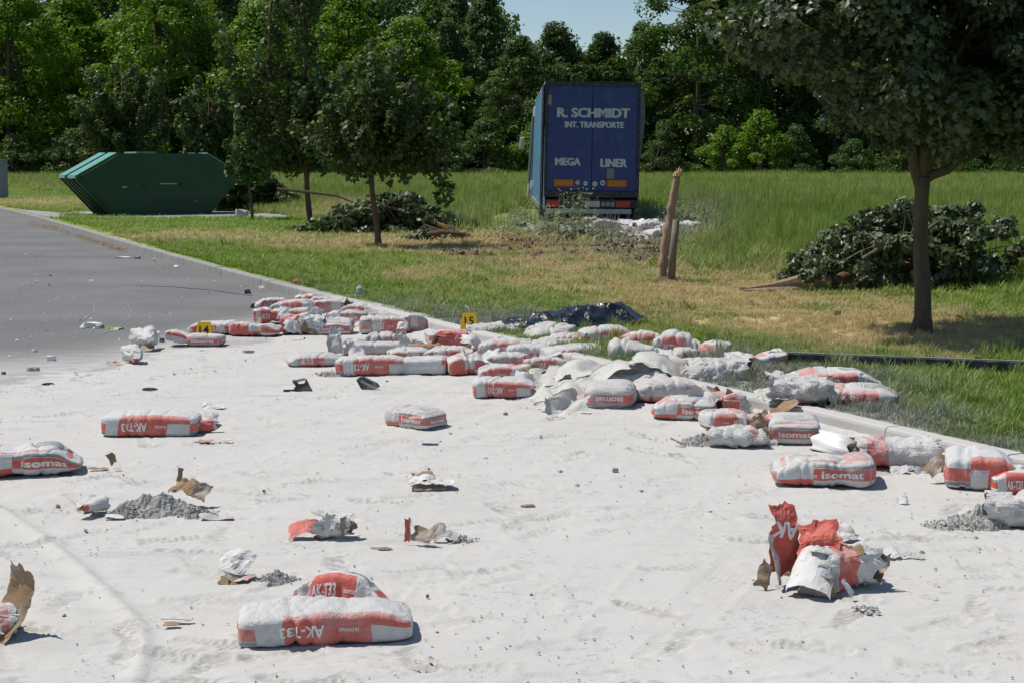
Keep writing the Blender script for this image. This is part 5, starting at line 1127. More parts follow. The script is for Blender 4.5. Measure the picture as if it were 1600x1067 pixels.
def build_debris():
    dk = simple('black_moulding', (.035, .036, .038), .5, .4, .2, dirt=POW, dirt_amt=.6); gy = simple('grey_moulding', (.30, .30, .29), .6, .3, .2, dirt=POW); wh = simple('white_plastic', (.72, .72, .69), .45, .4, .08)
    gr = simple('green_scrap', (.25, .36, .06), .5, .3, .2, dirt=(.7, .7, .6)); yl = simple('yellow_scrap', (.6, .58, .05), .5, .3, .3)
    # bent black fittings in the powder
    for k, (px, py, lb) in enumerate([(471, 614, 'bent black plastic fitting with a hook shape in front of the middle row'), (575, 611, 'dark angular plastic fragment right of the hooked fitting')]):
        p = G(px, py); t = empty('plastic_fragment', (p[0], p[1] + .03, .014), (0, 0, R(10 - 25 * k))); T(t, lb, 'plastic fragment', 'dark plastic fragments')
        m = MB()
        if k == 0:
            m.prism([(-.07, .0), (.08, .0), (.055, .05), (.035, .095), (.02, .055), (-.02, .05), (-.055, .09), (-.075, .075), (-.045, .04)], 'y', -.03, .03); m.build('bracket', dk, t, bevel=.004)
            m = MB(); m.prism([(-.05, .085), (.02, .10), (.03, .085), (-.04, .07)], 'y', -.02, .025); m.build('torn_edge', gy, t)
            m = MB(); m.box(-.14, -.06, -.01, .015, .0, .012); m.build('strip', dk, t)
        else:
            m = MB(); m.prism([(-.09, .07), (-.06, .10), (.07, .045), (.09, .015), (.03, .0), (-.05, .0)], 'y', -.03, .03); m.build('shell', dk, t, bevel=.006)
            m = MB(); m.box(-.07, .06, -.036, -.032, .03, .05, Matrix.Rotation(R(24), 4, 'Y')); m.build('rib', gy, t)
    # curved white shell (broken pipe or cover)
    p = G(1315, 714); t = empty('pipe_shell', (p[0] + .02, p[1] + .10, .01), (0, R(2), R(-52))); T(t, 'white curved half pipe shell lying between two sacks near the kerb', 'pipe shell')
    N_ = 22; V = []; 
    for xx in (-.16, .12):
        for r in (.115, .108):
            for i in range(N_ + 1): a_ = math.pi * (.02 + .96 * i / N_); V.append((xx + .02 * math.sin(i), .9 * r * math.cos(a_), r * math.sin(a_) * .95))
    M_ = N_ + 1; F = []
    for i in range(N_): F += [(i, i + 1, 2 * M_ + i + 1, 2 * M_ + i), (M_ + i + 1, M_ + i, 3 * M_ + i, 3 * M_ + i + 1), (i + 1, i, M_ + i, M_ + i + 1), (2 * M_ + i, 2 * M_ + i + 1, 3 * M_ + i + 1, 3 * M_ + i)]
    F += [(0, 2 * M_, 3 * M_, M_), (N_, M_ + N_, 3 * M_ + N_, 2 * M_ + N_)]
    m = MB(); m.add(V, F); m.build('shell', wh, t, smooth=True); m = MB(); m.box(-.16, .12, -.1, .1, 0, .006); m.build('shell_base', dk, t)
    # flat pieces: px, py, w, d, h, mat, label
    pcs = [(139, 513, .27, .10, .055, wh, 'white box-like broken piece on the asphalt at the left'), (154, 514, .12, .08, .05, gy, 'grey end piece beside the white broken piece'), (177, 516, .24, .13, .02, gr, 'pale green wrapper lying on the asphalt'),
           (193, 404, .34, .05, .03, wh, 'long thin white strip lying on the asphalt near the kerb'), (214, 405, .16, .06, .05, gy, 'dark grey block at the right end of the long white strip'), (387, 460, .10, .06, .06, dk, 'small black lump at the foot of the kerb'), (233, 612, .12, .03, .02, dk, 'flat dark bar lying on the powder'),
           (74, 603, .10, .03, .015, dk, 'short dark bar on the powder edge at far left'), (52, 550, .07, .05, .02, wh, 'small cream chip on the asphalt'), (78, 564, .09, .08, .04, wh, 'white broken corner on the asphalt above the powder edge'), (5, 585, .05, .04, .02, dk, 'dark chip at the left edge above the powder'), (50, 580, .11, .06, .03, gy, 'grey clod on the powder edge'),
           (388, 553, .12, .05, .02, gy, 'grey flat piece on the powder right of the curved sack'), (142, 440, .08, .05, .015, wh, 'pale flat piece far out on the asphalt'), (78, 432, .05, .04, .02, dk, 'black speck out on the clear asphalt'), (962, 740, .05, .04, .018, gy, 'small grey pebble alone on the right of the powder'), (412, 792 - 20, .02, .02, .012, dk, 'tiny dark pebble in the centre left of the powder'),
           (252, 535, .06, .05, .04, dk, 'dark lump between the torn mouth and the curved sack'), (790, 651, .045, .03, .02, MAT['kraft'], 'little brown scrap in front of the centre sacks'), (825, 795, .10, .03, .01, MAT['kraft'], 'thin tan sliver on the powder right of centre'), (595, 863, .11, .03, .01, MAT['kraft'], 'tan sliver on the powder left of the red upright sliver'),
           (668, 938, .015, .015, .012, dk, 'tiny black pebble behind the foreground footprints'), (90, 798, .03, .02, .02, MAT['kraft'], 'brown crumb on the powder at the left'), (1165, 672, .05, .04, .05, MAT['kraft'], 'brown crumb beside the low striped sack'), (402, 482, .20, .12, .07, dk, 'black crumpled scrap at the back left of the far pile'), (414, 480, .16, .10, .07, yl, 'yellow green crumpled scrap beside the black one'),
           (150, 346, .1, .1, .03, wh, 'white bit at the kerb in front of the skip'), (375, 340, .5, .3, .22, gy, 'pale grey block on the slab right of the skip'), (795, 357, .5, .2, .06, wh, 'white splintered board end on the torn earth left of the truck'), (815, 356, .35, .2, .12, dk, 'dark plank piece beside the white board end')]
    for k, (px, py, w_, d_, h_, mt, lb) in enumerate(pcs):
        z = KZ if (py < 362) else 0; p = G(px, py, z); rg = random.Random(k); m = MB(); n = rg.choice([5, 6, 7])
        poly = [(w_ / 2 * math.cos(6.283 * i / n) * rg.uniform(.75, 1.15), d_ / 2 * math.sin(6.283 * i / n) * rg.uniform(.7, 1.15)) for i in range(n)]
        k1 = len(poly); V = [(a, b, 0) for a, b in poly] + [(a * .85 + rg.uniform(-.1, .1) * w_, b * .8, h_ * rg.uniform(.5, 1.1)) for a, b in poly] + [(rg.uniform(-.1, .1) * w_, 0, h_ * 1.05)]
        F = [(i, (i + 1) % k1, k1 + (i + 1) % k1, k1 + i) for i in range(k1)] + [(k1 + i, k1 + (i + 1) % k1, 2 * k1) for i in range(k1)] + [tuple(range(k1))[::-1]]
        m.add(V, F); o = m.build('debris_piece', mt, None, loc=(p[0], p[1] + d_ / 2, z + (.012 if powder_t(np.array(p[0]), np.array(p[1])) > 0 and z == 0 else .002)), rot=(0, 0, rg.uniform(-.15, .15)))
        T(o, lb, 'debris', 'broken bits on the ground')
    # scuffs and seams on the asphalt
    pale = simple('pale_scuff', (.29, .29, .285), .9, .1, .25, 30); tar = simple('dark_seam', (.085, .085, .085), .8, .2, .3, 8)
    for k, (pts, wd, mt, lb) in enumerate([([(196, 474), (205, 485), (203, 497), (188, 510), (165, 521), (140, 528)], .014, pale, 'thin pale curved scuff on the asphalt above the green wrapper'), ([(138, 470), (148, 478), (147, 488), (135, 498), (118, 508)], .012, pale, 'small pale curved scuff left of the larger one'),
            ([(0, 498), (40, 502), (90, 505), (125, 507)], .018, pale, 'pale straight scrape reaching the left edge of the picture'), ([(-10, 402), (60, 402), (130, 403), (230, 405)], .05, tar, 'dark thin seam across the far asphalt'), ([(210, 447), (270, 449), (330, 454), (395, 463)], .07, tar, 'dark seam across the asphalt towards the far pile'), ([(250, 392), (180, 388), (90, 384), (-10, 382)], .04, tar, 'faint farthest seam across the asphalt')]):
        P = np.array([G(a, b)[:2] for a, b in pts]); tt = np.linspace(0, len(P) - 1, 40); X = np.interp(tt, range(len(P)), P[:, 0]); Y = np.interp(tt, range(len(P)), P[:, 1]); C0 = np.array([X.mean(), Y.mean()])
        X = X + .015 * n2(X, Y, 3, 2, 80 + k); d = np.stack([np.gradient(X), np.gradient(Y)], 1); d /= np.linalg.norm(d, axis=1)[:, None]; nn = np.stack([-d[:, 1], d[:, 0]], 1); wv = wd * (.5 + .5 * np.abs(n2(X, Y, 4, 2, 90 + k))) * np.clip(np.sin(np.linspace(.12, 3.0, 40)) * 2.5, 0, 1)
        V = np.concatenate([np.stack([X + nn[:, 0] * wv * s_ - C0[0], Y + nn[:, 1] * wv * s_ - C0[1], np.full(40, .004)], 1) for s_ in (.5, -.5)]); F = np.array([(i, i + 1, 41 + i, 40 + i) for i in range(39)])
        o = link('road_mark', mesh_np('road_mark', V, [F], [mt]), None, (C0[0], C0[1], 0)); T(o, lb, 'road mark', 'scuffs and seams on the asphalt')
    # straw along the kerb
    rg = np.random.RandomState(77); m = MB()
    for _ in range(2600):
        u = rg.rand(); px = 45 + 150 * u + rg.normal() * 5; py = np.interp(px, [45, 100, 120, 190], [349, 362, 369, 392]) + rg.normal() * 2.2
        if (abs(px - 112) < 6 and rg.rand() < .8): continue
        p = G(px, py); 
        if kd(p[0], p[1]) > -.14: continue
        a = rg.rand() * 3.14; l = rg.uniform(.04, .13); c, s_ = math.cos(a) * l / 2, math.sin(a) * l / 2; z = rg.uniform(.003, .025)
        m.add([(p[0] - c, p[1] - s_, z), (p[0] + c, p[1] + s_, z + .004), (p[0] + c + .004, p[1] + s_ + .006, z + .002), (p[0] - c + .004, p[1] - s_ + .006, z)], [(0, 1, 2, 3)])
    o = m.build('straw', simple('dry_straw', (.55, .40, .20), .8, .1, .25, 3)); o['kind'] = 'stuff'; o['label'] = 'dry straw drifted along the foot of the kerb'; o['category'] = 'straw'
# ============================================================ roadside trees
def maple_tree(px, py, label, trunk_r, fork_z, C, RAD, per, size, seed, lean=(0, 0), shape='quad', nl=10, top=4.5, mat='maple', droop=.5, r0=None, extra=None, name='young_maple', group='young maples planted along the kerb', tb='barkm'):
    p = G(px, py, KZ); g = np.random.RandomState(seed); t = empty(name, (p[0], p[1], KZ - .03)); T(t, label, 'tree', group)
    m = MB(); k = 9; zs = np.linspace(0, fork_z, k); pts = np.stack([lean[0] * (zs / fork_z) ** 1.2 + .012 * np.sin(zs * 5), lean[1] * zs / fork_z, zs], 1)
    rad = trunk_r * (1 - .24 * zs / fork_z) * (1 + .45 * np.exp(-zs / .07)) * (1 + .22 * np.exp(-((zs - fork_z) / .12) ** 2)); m.tube(pts, rad, 14, True, .04, seed)
    f = pts[-1]; m.tube([f, f + (.02, 0, .4 * (top - fork_z)), f + (-.03, .03, .95 * (top - fork_z))], [trunk_r * .72, trunk_r * .5, trunk_r * .15], 8)
    limbs(m, [f - (0, 0, .05), f + (0, 0, .5 * (top - fork_z))], C, g, r0 or trunk_r * .42, nl, .06)
    if extra: 
        for e, r in extra: m.tube(e, r, 7)
    m.build('trunk', MAT[tb], t, smooth=True)
    link('crown', crown_mesh('crown', MAT[mat], C, RAD, per, size, seed, shape=shape, droop=droop, flat=.5, shell=.3), t)
    return t
def shoots(g, n, z0, z1, Rx, Ry, h, k=6, rad=(.34, .16), cx=0, flare=1.0, zmin=1.35):
    C = []; Q = []
    for i in range(n):
        a = 6.283 * (i + g.rand()) / n * 2.4; zs = z0 + (z1 - z0) * g.rand() ** 1.2; rr = g.uniform(.35, 1.0) * (1 - .45 * (zs - z0) / max(.1, z1 - z0)); hh = h * g.uniform(.35, 1.0) * (1.15 - .5 * rr)
        for t in np.linspace(.22, 1, k):
            C.append((cx + math.cos(a) * Rx * rr * t ** .75 + g.normal() * .06, math.sin(a) * Ry * rr * t ** .75 + g.normal() * .06, max(zmin, zs + hh * t ** 1.5 - .12 * rr * math.sin(t * 3.1) + g.normal() * .05)))
            q = rad[0] + (rad[1] - rad[0]) * t; Q.append((q * g.uniform(.8, 1.2), q * g.uniform(.8, 1.2), q * (.85 + .5 * t)))
    return np.array(C), np.array(Q)
def build_trees():
    # big near maple: crown fills the upper right; lower left of it hangs higher than its middle
    g = np.random.RandomState(50); C = []
    while len(C) < 440:
        x = g.uniform(-2.0, 2.2); y = g.uniform(-1.3, 1.5); z = g.uniform(1.5, 4.7)
        low = np.interp(x, [-2.2, -1.8, -1.4, -.8, -.5, .3, .9, 1.6, 2.3], [2.9, 2.55, 2.45, 2.35, 1.85, 1.72, 1.72, 1.78, 2.1]) + .25 * abs(y) * .4
        if z < low: continue
        if ((x + .0) / 2.12) ** 2 + (y / 1.5) ** 2 + (max(0, z - 3.2) / 2.3) ** 2 > 1: continue
        q = (x / 2.3) ** 2 + (y / 1.5) ** 2
        if g.rand() > .30 + .9 * q and z > low + .35: continue
        if x < -.5 and g.rand() > .62: continue
        C.append((x, y, z))
    C = np.array(C); RAD = g.uniform(.18, .36, (len(C), 1)) * np.array([1, 1, .8]) * np.ones((len(C), 3))
    maple_tree(1440, 520, 'near maple on the right whose dark crown fills the upper right corner', .082, 1.50, C, RAD, 135, .076, 51, (-.05, 0), 'maple', 16, 4.6, droop=.9, mat='maplen',
               extra=[([(-.05, 0, 1.44), (.06, 0, 1.52), (.20, .02, 1.56), (.33, .02, 1.68), (.5, .05, 2.0), (.7, .05, 2.5)], [.045, .048, .042, .04, .035, .02]),
                      ([(-.04, 0, 1.45), (.0, 0, 1.60), (.07, .0, 1.72), (.04, .0, 1.86), (.0, .1, 2.3)], [.055, .045, .042, .042, .03]), ([(-.05, 0, 1.4), (-.12, 0, 1.6), (-.14, 0, 1.9), (-.3, 0, 2.6)], [.062, .055, .05, .03])], tb='bark')
    def cl(n, seed, fn):
        g = np.random.RandomState(seed); o = []
        while len(o) < n:
            x, y, z = g.uniform(-2.6, 2.6), g.uniform(-2, 2), g.uniform(1.0, 8)
            if fn(x, y, z, g): o.append((x, y, z))
        o = np.array(o); return o, g.uniform(.22, .42, (n, 1)) * np.array([1, 1, .75]) * np.ones((n, 3))
    # tree 590: crown 490..720 px, from 100 to 300 px
    def f1(x, y, z, g):
        low = np.interp(x, [-1.7, -1, 0, 1, 1.35, 1.75], [2.2, 1.55, 1.42, 1.40, 1.18, 1.6]); hi = np.interp(x, [-1.7, -.9, 0, .8, 1.5, 1.9], [2.6, 3.3, 3.75, 3.75, 3.3, 2.3])
        return low < z < hi and (x / 1.9) ** 2 + (y / 1.6) ** 2 < 1 and (g.rand() < .4 + .8 * ((x / 1.9) ** 2 + (y / 1.6) ** 2))
    C, RAD = shoots(np.random.RandomState(61), 40, 1.45, 2.4, 1.75, 1.4, 1.55, 6); C = np.concatenate([C, [(1.2, -.1, 1.35), (1.3, 0, 1.15), (1.25, 0, .98), (1.05, 0, 1.5)]]); RAD = np.concatenate([RAD, np.full((4, 3), .2)]); maple_tree(591, 386, 'thin trunked young maple in front of the felled branches, second from left', .062, 1.40, C, RAD, 42, .125, 62, (-.13, 0), nl=16, top=3.4, droop=.4)
    # tree 482: tall, two vertical leaders to above the frame
    def f2(x, y, z, g):
        b = (x / 1.75) ** 2 + (y / 1.5) ** 2 < 1 and np.interp(x, [-1.8, -1, 0, 1, 1.7], [2.3, 1.65, 1.40, 1.45, 2.0]) < z < np.interp(x, [-1.8, 0, 1.8], [3.4, 4.4, 3.5])
        l1 = abs(x + 1.05 - .10 * (z - 3)) < .42 and abs(y) < .45 and 3 < z < 7.5; l2 = abs(x + .05 - .03 * (z - 3)) < .38 and abs(y) < .4 and 3 < z < 7.8
        l3 = abs(x + 1.9 + .35 * (z - 4.2)) < .3 and abs(y) < .4 and 3 < z < 5.4
        return b or l1 or l2 or l3
    g = np.random.RandomState(63); C, RAD = shoots(g, 36, 1.5, 2.6, 1.75, 1.4, 1.7, 6)
    L1 = [(-.95 + .18 * (z - 3.4) + g.normal() * .16, g.normal() * .16, z) for z in np.linspace(2.4, 7.8, 46)]; L2 = [(.0 + .03 * (z - 3) + g.normal() * .14, g.normal() * .16, z) for z in np.linspace(2.2, 7.8, 46)]; L3 = [(-1.55 - .25 * (z - 3) + g.normal() * .1, g.normal() * .12, z) for z in np.linspace(2.2, 4.6, 16)]
    C = np.concatenate([C, L1, L2, L3]); RAD = np.concatenate([RAD, g.uniform(.16, .30, (108, 1)) * np.array([[1, 1, 1.3]])]); maple_tree(484, 360, 'tall young maple with two upright leaders reaching out of the picture, behind the far pile', .075, 1.42, C, RAD, 44, .13, 64, (-.06, 0), nl=16, top=6.5, droop=.4,
               extra=[([(-.06, 0, 1.4), (-.5, 0, 2.2), (-.9, 0, 3.2), (-.85, 0, 5), (-.6, 0, 7.3)], [.06, .05, .045, .035, .015]), ([(-.06, 0, 1.4), (-.05, 0, 3), (0, 0, 5), (.05, 0, 7.5)], [.07, .055, .04, .015])])
    # sapling 395
    def f3(x, y, z, g): return abs(x) < .9 and abs(y) < .8 and np.interp(abs(x), [0, 1], [1.0, 1.5]) < z < np.interp(abs(x), [0, .9], [3.4, 1.9])
    C, RAD = shoots(np.random.RandomState(65), 16, 1.2, 2.0, .85, .8, 1.3, 5, (.26, .12), zmin=1.1); maple_tree(394, 346, 'slender sapling between the skip and the tall young maple', .045, 1.15, C, RAD, 50, .13, 66, (-.06, 0), nl=8, top=2.8, droop=.3, mat='ash')
    # maple behind the skip
    def f4(x, y, z, g): return (x / 2.5) ** 2 + (y / 1.9) ** 2 < 1 and np.interp(x, [-2.6, -1.5, 0, 1.5, 2.6], [2.7, 1.5, 1.3, 1.5, 2.3]) < z < np.interp(x, [-2.6, -1.3, -.7, 0, .6, 1.4, 2.6], [3.6, 4.6, 6.1, 4.8, 5.4, 4.6, 3.2])
    C, RAD = shoots(np.random.RandomState(67), 58, 1.4, 3.2, 2.5, 1.9, 2.4, 6, (.42, .2)); maple_tree(196, 322, 'broad dark leaved maple standing behind the green skip', .09, 1.4, C, RAD, 58, .165, 68, (0, 0), nl=14, top=5.3, droop=.3)
    # next tree of the row, small crown between
    def f5(x, y, z, g): return (x / 1.5) ** 2 + (y / 1.2) ** 2 < 1 and 1.3 < z < np.interp(abs(x), [0, 1.5], [5.0, 3.0])
    C, RAD = shoots(np.random.RandomState(69), 30, 1.3, 2.6, 1.5, 1.2, 2.2, 6, (.36, .16)); maple_tree(330, 326, 'bushy maple behind the right end of the skip', .07, 1.3, C, RAD, 55, .16, 70, (0, 0), nl=10, top=4.3, droop=.3)

def felled(px, py, label, w_, h_, d_, n, per, size, seed, mat='wilt', shape='quad', prof=None, trunk=None, tb='barkm', rad=(.12, .22), y0=0):
    p = G(px, py, KZ); g = np.random.RandomState(seed); t = empty('felled_tree', (p[0], p[1], KZ)); T(t, label, 'felled tree', 'felled trees on the grass')
    C = []
    while len(C) < n:
        x = g.uniform(-w_ / 2, w_ / 2); z = g.uniform(.03, h_); y = g.uniform(0, d_)
        pr = prof(x) if prof else math.sqrt(max(0, 1 - (2 * x / w_) ** 2)); hh = h_ * pr * (.6 + .4 * math.sin(math.pi * min(1, (y + .1) / d_)))
        if z < hh and (g.rand() < .75 or z > hh * .6): C.append((x, y + y0, z))
    C = np.array(C); RAD = g.uniform(rad[0], rad[1], (n, 1)) * np.array([1.2, 1, .7]) * np.ones((n, 3))
    link('crown', crown_mesh('crown', MAT[mat], C, RAD, per, size, seed, shape=shape, droop=.2, flat=.45, shell=.3), t)
    m = MB()
    if trunk:
        for pts, r in trunk: m.tube(pts, r, 9, True, .08, seed)
        limbs(m, [np.array(trunk[0][0][-2], float), np.array(trunk[0][0][-1], float)], C[:60], g, .03, 9, .12)
        m.build('trunk', MAT[tb], t, smooth=True)
    return t
def build_felled():
    # big one at right: 1140..1600 px, 325..465
    pr = lambda x: np.interp(x, [-2.1, -1.5, -.9, -.4, .2, .6, 1.2, 1.6, 2.2], [.18, .45, .75, .98, .95, 1.0, .85, .6, .35])
    t = felled(1462, 458, 'large felled tree with grey-green wilting leaves behind the near maple trunk', 3.2, 1.12, 2.0, 215, 95, .078, 81, rad=(.07, .20), shape='maple', prof=pr,
               trunk=[([(-1.30, .3, .10), (-1.05, .35, .17), (-.5, .5, .25), (.2, .8, .35)], [.05, .085, .07, .05])], tb='barkm')
    m = MB(); m.tube([(-2.42, .12, .05), (-2.30, .14, .03), (-2.0, .2, .07), (-1.6, .27, .13), (-1.25, .31, .12)], [.02, .03, .04, .07, .075], 8, True, .25, 3)
    m.tube([(-2.36, .1, .03), (-2.1, .12, .02), (-1.7, .2, .04), (-1.4, .28, .07)], [.008, .03, .03, .04], 6, True, .3, 4); m.build('splintered_butt', MAT['bare'], t)
    m = MB(); m.tube([(-.9, .1, .42), (-.6, .1, .60), (-.2, .0, .74), (.05, .0, .92)], [.022, .02, .016, .008], 6); m.tube([(.5, .2, .9), (.75, .2, 1.04), (.95, .2, 1.06)], [.01, .007, .004], 5); m.build('bare_branch', MAT['post'], t)
    gg = np.random.RandomState(12)
    for k in range(12):
        x0 = gg.uniform(-1.2, 1.4); z0 = gg.uniform(.2, .6) * (1 - abs(x0) / 3); dx, dz = gg.uniform(-.5, .6), gg.uniform(.25, .6); m = MB(); m.tube([(x0, .2, z0), (x0 + dx * .5, .15, z0 + dz * .6), (x0 + dx, .1, z0 + dz)], [.012, .008, .003], 5); m.build('twig', MAT['post'], t)
    # middle one
    pr = lambda x: np.interp(x, [-1.6, -.9, -.3, .4, 1.0, 1.5], [.35, .75, .95, 1.0, .75, .35])
    t = felled(603, 369, 'felled branches with pale leaves lying behind the second young maple', 3.1, .92, 1.8, 210, 60, .13, 82, prof=pr, trunk=[([(1.9, -.6, .12), (1.3, -.2, .2), (.6, .3, .45), (-.4, .6, .75)], [.06, .06, .05, .04])])
    m = MB(); m.tube([(-2.6, 1.5, 1.0), (-1.9, 1.4, .93), (-1.2, 1.2, .85), (-.8, 1.0, .7)], [.035, .035, .03, .02], 7); m.build('bare_branch', MAT['bark'], t)
    t = felled(682, 380, 'low branch pieces with a mossy log at the right end of the felled branches', 1.5, .22, .6, 40, 50, .11, 83, trunk=[([(-.5, .1, .1), (.1, .05, .2), (.55, -.05, .15)], [.05, .07, .05])], rad=(.08, .14))
    t = felled(505, 368, 'small leafy branch end on the grass at the foot of the tall young maple', 1.2, .3, .8, 30, 50, .11, 86, rad=(.08, .16), trunk=[([(-.3, .1, .05), (.3, .2, .1)], [.02, .02])])
    # dark one by the skip
    pr = lambda x: np.interp(x, [-1.3, -.6, .2, .8, 1.3], [.55, 1.0, .95, .6, .3])
    felled(392, 331, 'dark heap of felled branches right of the skip', 2.6, 1.5, 1.5, 190, 70, .14, 84, mat='maple', prof=pr, trunk=[([(-.9, .3, .2), (0, .5, .6), (1.1, .6, .5)], [.05, .05, .04])], rad=(.15, .3))
    # broken stump and stake
    p = G(1040, 440, KZ); t = empty('broken_tree', (p[0], p[1], KZ)); T(t, 'broken tree trunk with peeled bark standing upright right of the truck', 'broken tree')
    sc = 1 / pxm(p[1]); m = MB(); g = np.random.RandomState(9)
    pts = np.array([(-6, 0), (-4, 20), (0, 60), (4, 90), (8, 115), (13, 150), (17, 170)]) * sc; P3 = np.stack([pts[:, 0], pts[:, 0] * 0 + .02, pts[:, 1] - .03], 1)
    zz = np.linspace(P3[0, 2], P3[-1, 2], 26); PP = np.stack([np.interp(zz, P3[:, 2], P3[:, 0]) + .008 * g.normal(size=26), np.full(26, .02), zz], 1); m.tube(PP, np.interp(zz, P3[:, 2], [.082, .068, .062, .070, .058, .050, .040]) * (1 + .09 * g.normal(size=26)), 14, True, .13, 5)
    m.build('trunk', MAT['bare'], t, smooth=True)
    m = MB(); top = P3[-1]; 
    for k in range(9):
        a = k * .7; b_ = top + np.array([.045 * math.cos(a), .045 * math.sin(a), -.03]); h = .06 + .10 * g.rand() * (1 if math.cos(a) > -.2 else .4)
        m.tube([b_, b_ + (0.005, 0, h * .6), b_ + (.01, 0, h)], [.022, .014, .002], 5)
    m.build('splinters', simple('fresh_wood', (.55, .38, .20), .8, .2, .25, 30), t)
    p = G(1047, 442, KZ); m = MB(); hp = 97 * sc
    m.tube([(0, 0, -.05), (.02, 0, hp * .5), (.06, 0, hp)], [.050, .048, .046], 14, True, .03, 7); o = m.build('support_stake', MAT['post'], None, smooth=True, loc=(p[0], p[1] - .12, KZ)); T(o, 'round grey wooden stake standing against the broken tree trunk', 'stake')
    # torn earth clods
    rg = np.random.RandomState(4); m = MB()
    k = 0
    while k < 900:
        px, py = rg.uniform(690, 1110), rg.uniform(350, 425); q = G(px, py, KZ); s_ = fields(q[0], q[1])[2]
        if s_ < .25 or rg.rand() > s_: continue
        r = rg.uniform(.012, .05) * (.5 + s_); c = rg.uniform(-.35, .35, (6, 3)) + np.array([(1, 0, 0), (-1, 0, 0), (0, 1, 0), (0, -1, 0), (0, 0, .8), (0, 0, -.6)])
        m.add(c * r + (q[0], q[1], KZ + float(soil_h(q[0], q[1])) + r * .3), [(0, 2, 4), (2, 1, 4), (1, 3, 4), (3, 0, 4), (2, 0, 5), (1, 2, 5), (3, 1, 5), (0, 3, 5)]); k += 1
    o = m.build('earth_clods', simple('earth_clod', (.10, .062, .04), .95, .05, .5, 8, dirt=(.40, .39, .35), dirt_amt=.9)); o['kind'] = 'stuff'; o['label'] = 'brown clods of torn up earth behind the truck'; o['category'] = 'earth'
    # powder bank behind the truck, right of the trailer
    r_ = empty('powder_bank', (*G(1040, 372, KZ)[:2], KZ - .02)); T(r_, 'grey powder bank in the rut between the trailer and the stump', 'powder heap', 'powder heaps'); heap(r_, 4.0, 4.6, .26, 505, (0, 0, 0), 'heap_body', 50)
    r_ = empty('powder_bank', (*G(935, 362, KZ)[:2], KZ - .02)); T(r_, 'grey powder bank directly behind the trailer wheels', 'powder heap', 'powder heaps'); heap(r_, 3.0, 3.6, .20, 506, (0, 0, 0), 'heap_body', 44)
    # weeds
    def weed(px, py, h, w_, n, seed, label, mat='weed', grp='dusty weeds behind the truck'):
        g = np.random.RandomState(seed); p = G(px, py, KZ); V = []; F3 = []; F4 = []; tt = []
        for i in range(n):
            a = g.rand() * 6.28; r = w_ * g.rand() ** .6 * .5; x, y = r * math.cos(a), r * math.sin(a) * .6; hh = h * g.uniform(.4, 1.05) * (1 - .5 * r / w_); la = g.rand() * 6.28; ln = hh * g.uniform(.05, .35); ww = .018
            for sgm in range(4):
                t0, t1 = sgm / 4, (sgm + 1) / 4; b = len(V); wx = math.sin(la) * ww / 2; wy = -math.cos(la) * ww / 2
                V += [(x + ln * t0 ** 2 * math.cos(la) - wx * .5, y + ln * t0 ** 2 * math.sin(la) - wy * .5, hh * t0), (x + ln * t0 ** 2 * math.cos(la) + wx * .5, y + ln * t0 ** 2 * math.sin(la) + wy * .5, hh * t0), (x + ln * t1 ** 2 * math.cos(la), y + ln * t1 ** 2 * math.sin(la), hh * t1)]
                F3.append((b, b + 1, b + 2)); tt += [.3] * 3
            for q in range(12):
                tq = g.uniform(.15, 1); b = len(V); cx, cy, cz = x + ln * tq ** 2 * math.cos(la), y + ln * tq ** 2 * math.sin(la), hh * tq; an = g.rand() * 6.28; l = g.uniform(.05, .14) * (1.2 - tq * .6); c, s_ = math.cos(an), math.sin(an); u = g.uniform(-.2, .7)
                V += [(cx, cy, cz), (cx + c * l * .5 - s_ * .018, cy + s_ * l * .5 + c * .018, cz + u * l * .5), (cx + c * l, cy + s_ * l, cz + u * l * .8), (cx + c * l * .5 + s_ * .018, cy + s_ * l * .5 - c * .018, cz + u * l * .5)]; F4.append((b, b + 1, b + 2, b + 3)); tt += [g.rand()] * 4
        me = mesh_np('weed', V, [np.array(F3), np.array(F4)], [MAT[mat]], None, False, dict(tint=tt)); o = link('weed_clump', me, None, (p[0], p[1], KZ)); T(o, label, 'weeds', grp)
    weed(898, 372, 1.25, 1.1, 90, 1, 'tall dusty weed clump in front of the trailer bumper'); weed(872, 380, .8, .9, 60, 2, 'lower dusty weed clump left of the tall one'); weed(917, 380, .7, .8, 50, 3, 'dusty weed clump just right of the tall one')
    weed(830, 362, .8, 1.3, 60, 4, 'whitish weed clump left of the trailer corner'); weed(1065, 350, 1.0, 1.2, 60, 5, 'grey dusted tall weeds right of the stump'); weed(1088, 362, .9, 1.0, 50, 6, 'dusted weeds at the right end of the white sacks'); weed(800, 372, .5, .9, 40, 7, 'low weed clump by the white board end')
    weed(850, 344, .9, .9, 50, 10, 'weeds hiding the left rear wheel of the trailer'); weed(1020, 346, .6, .8, 40, 12, 'weeds behind the white sacks right of the trailer')

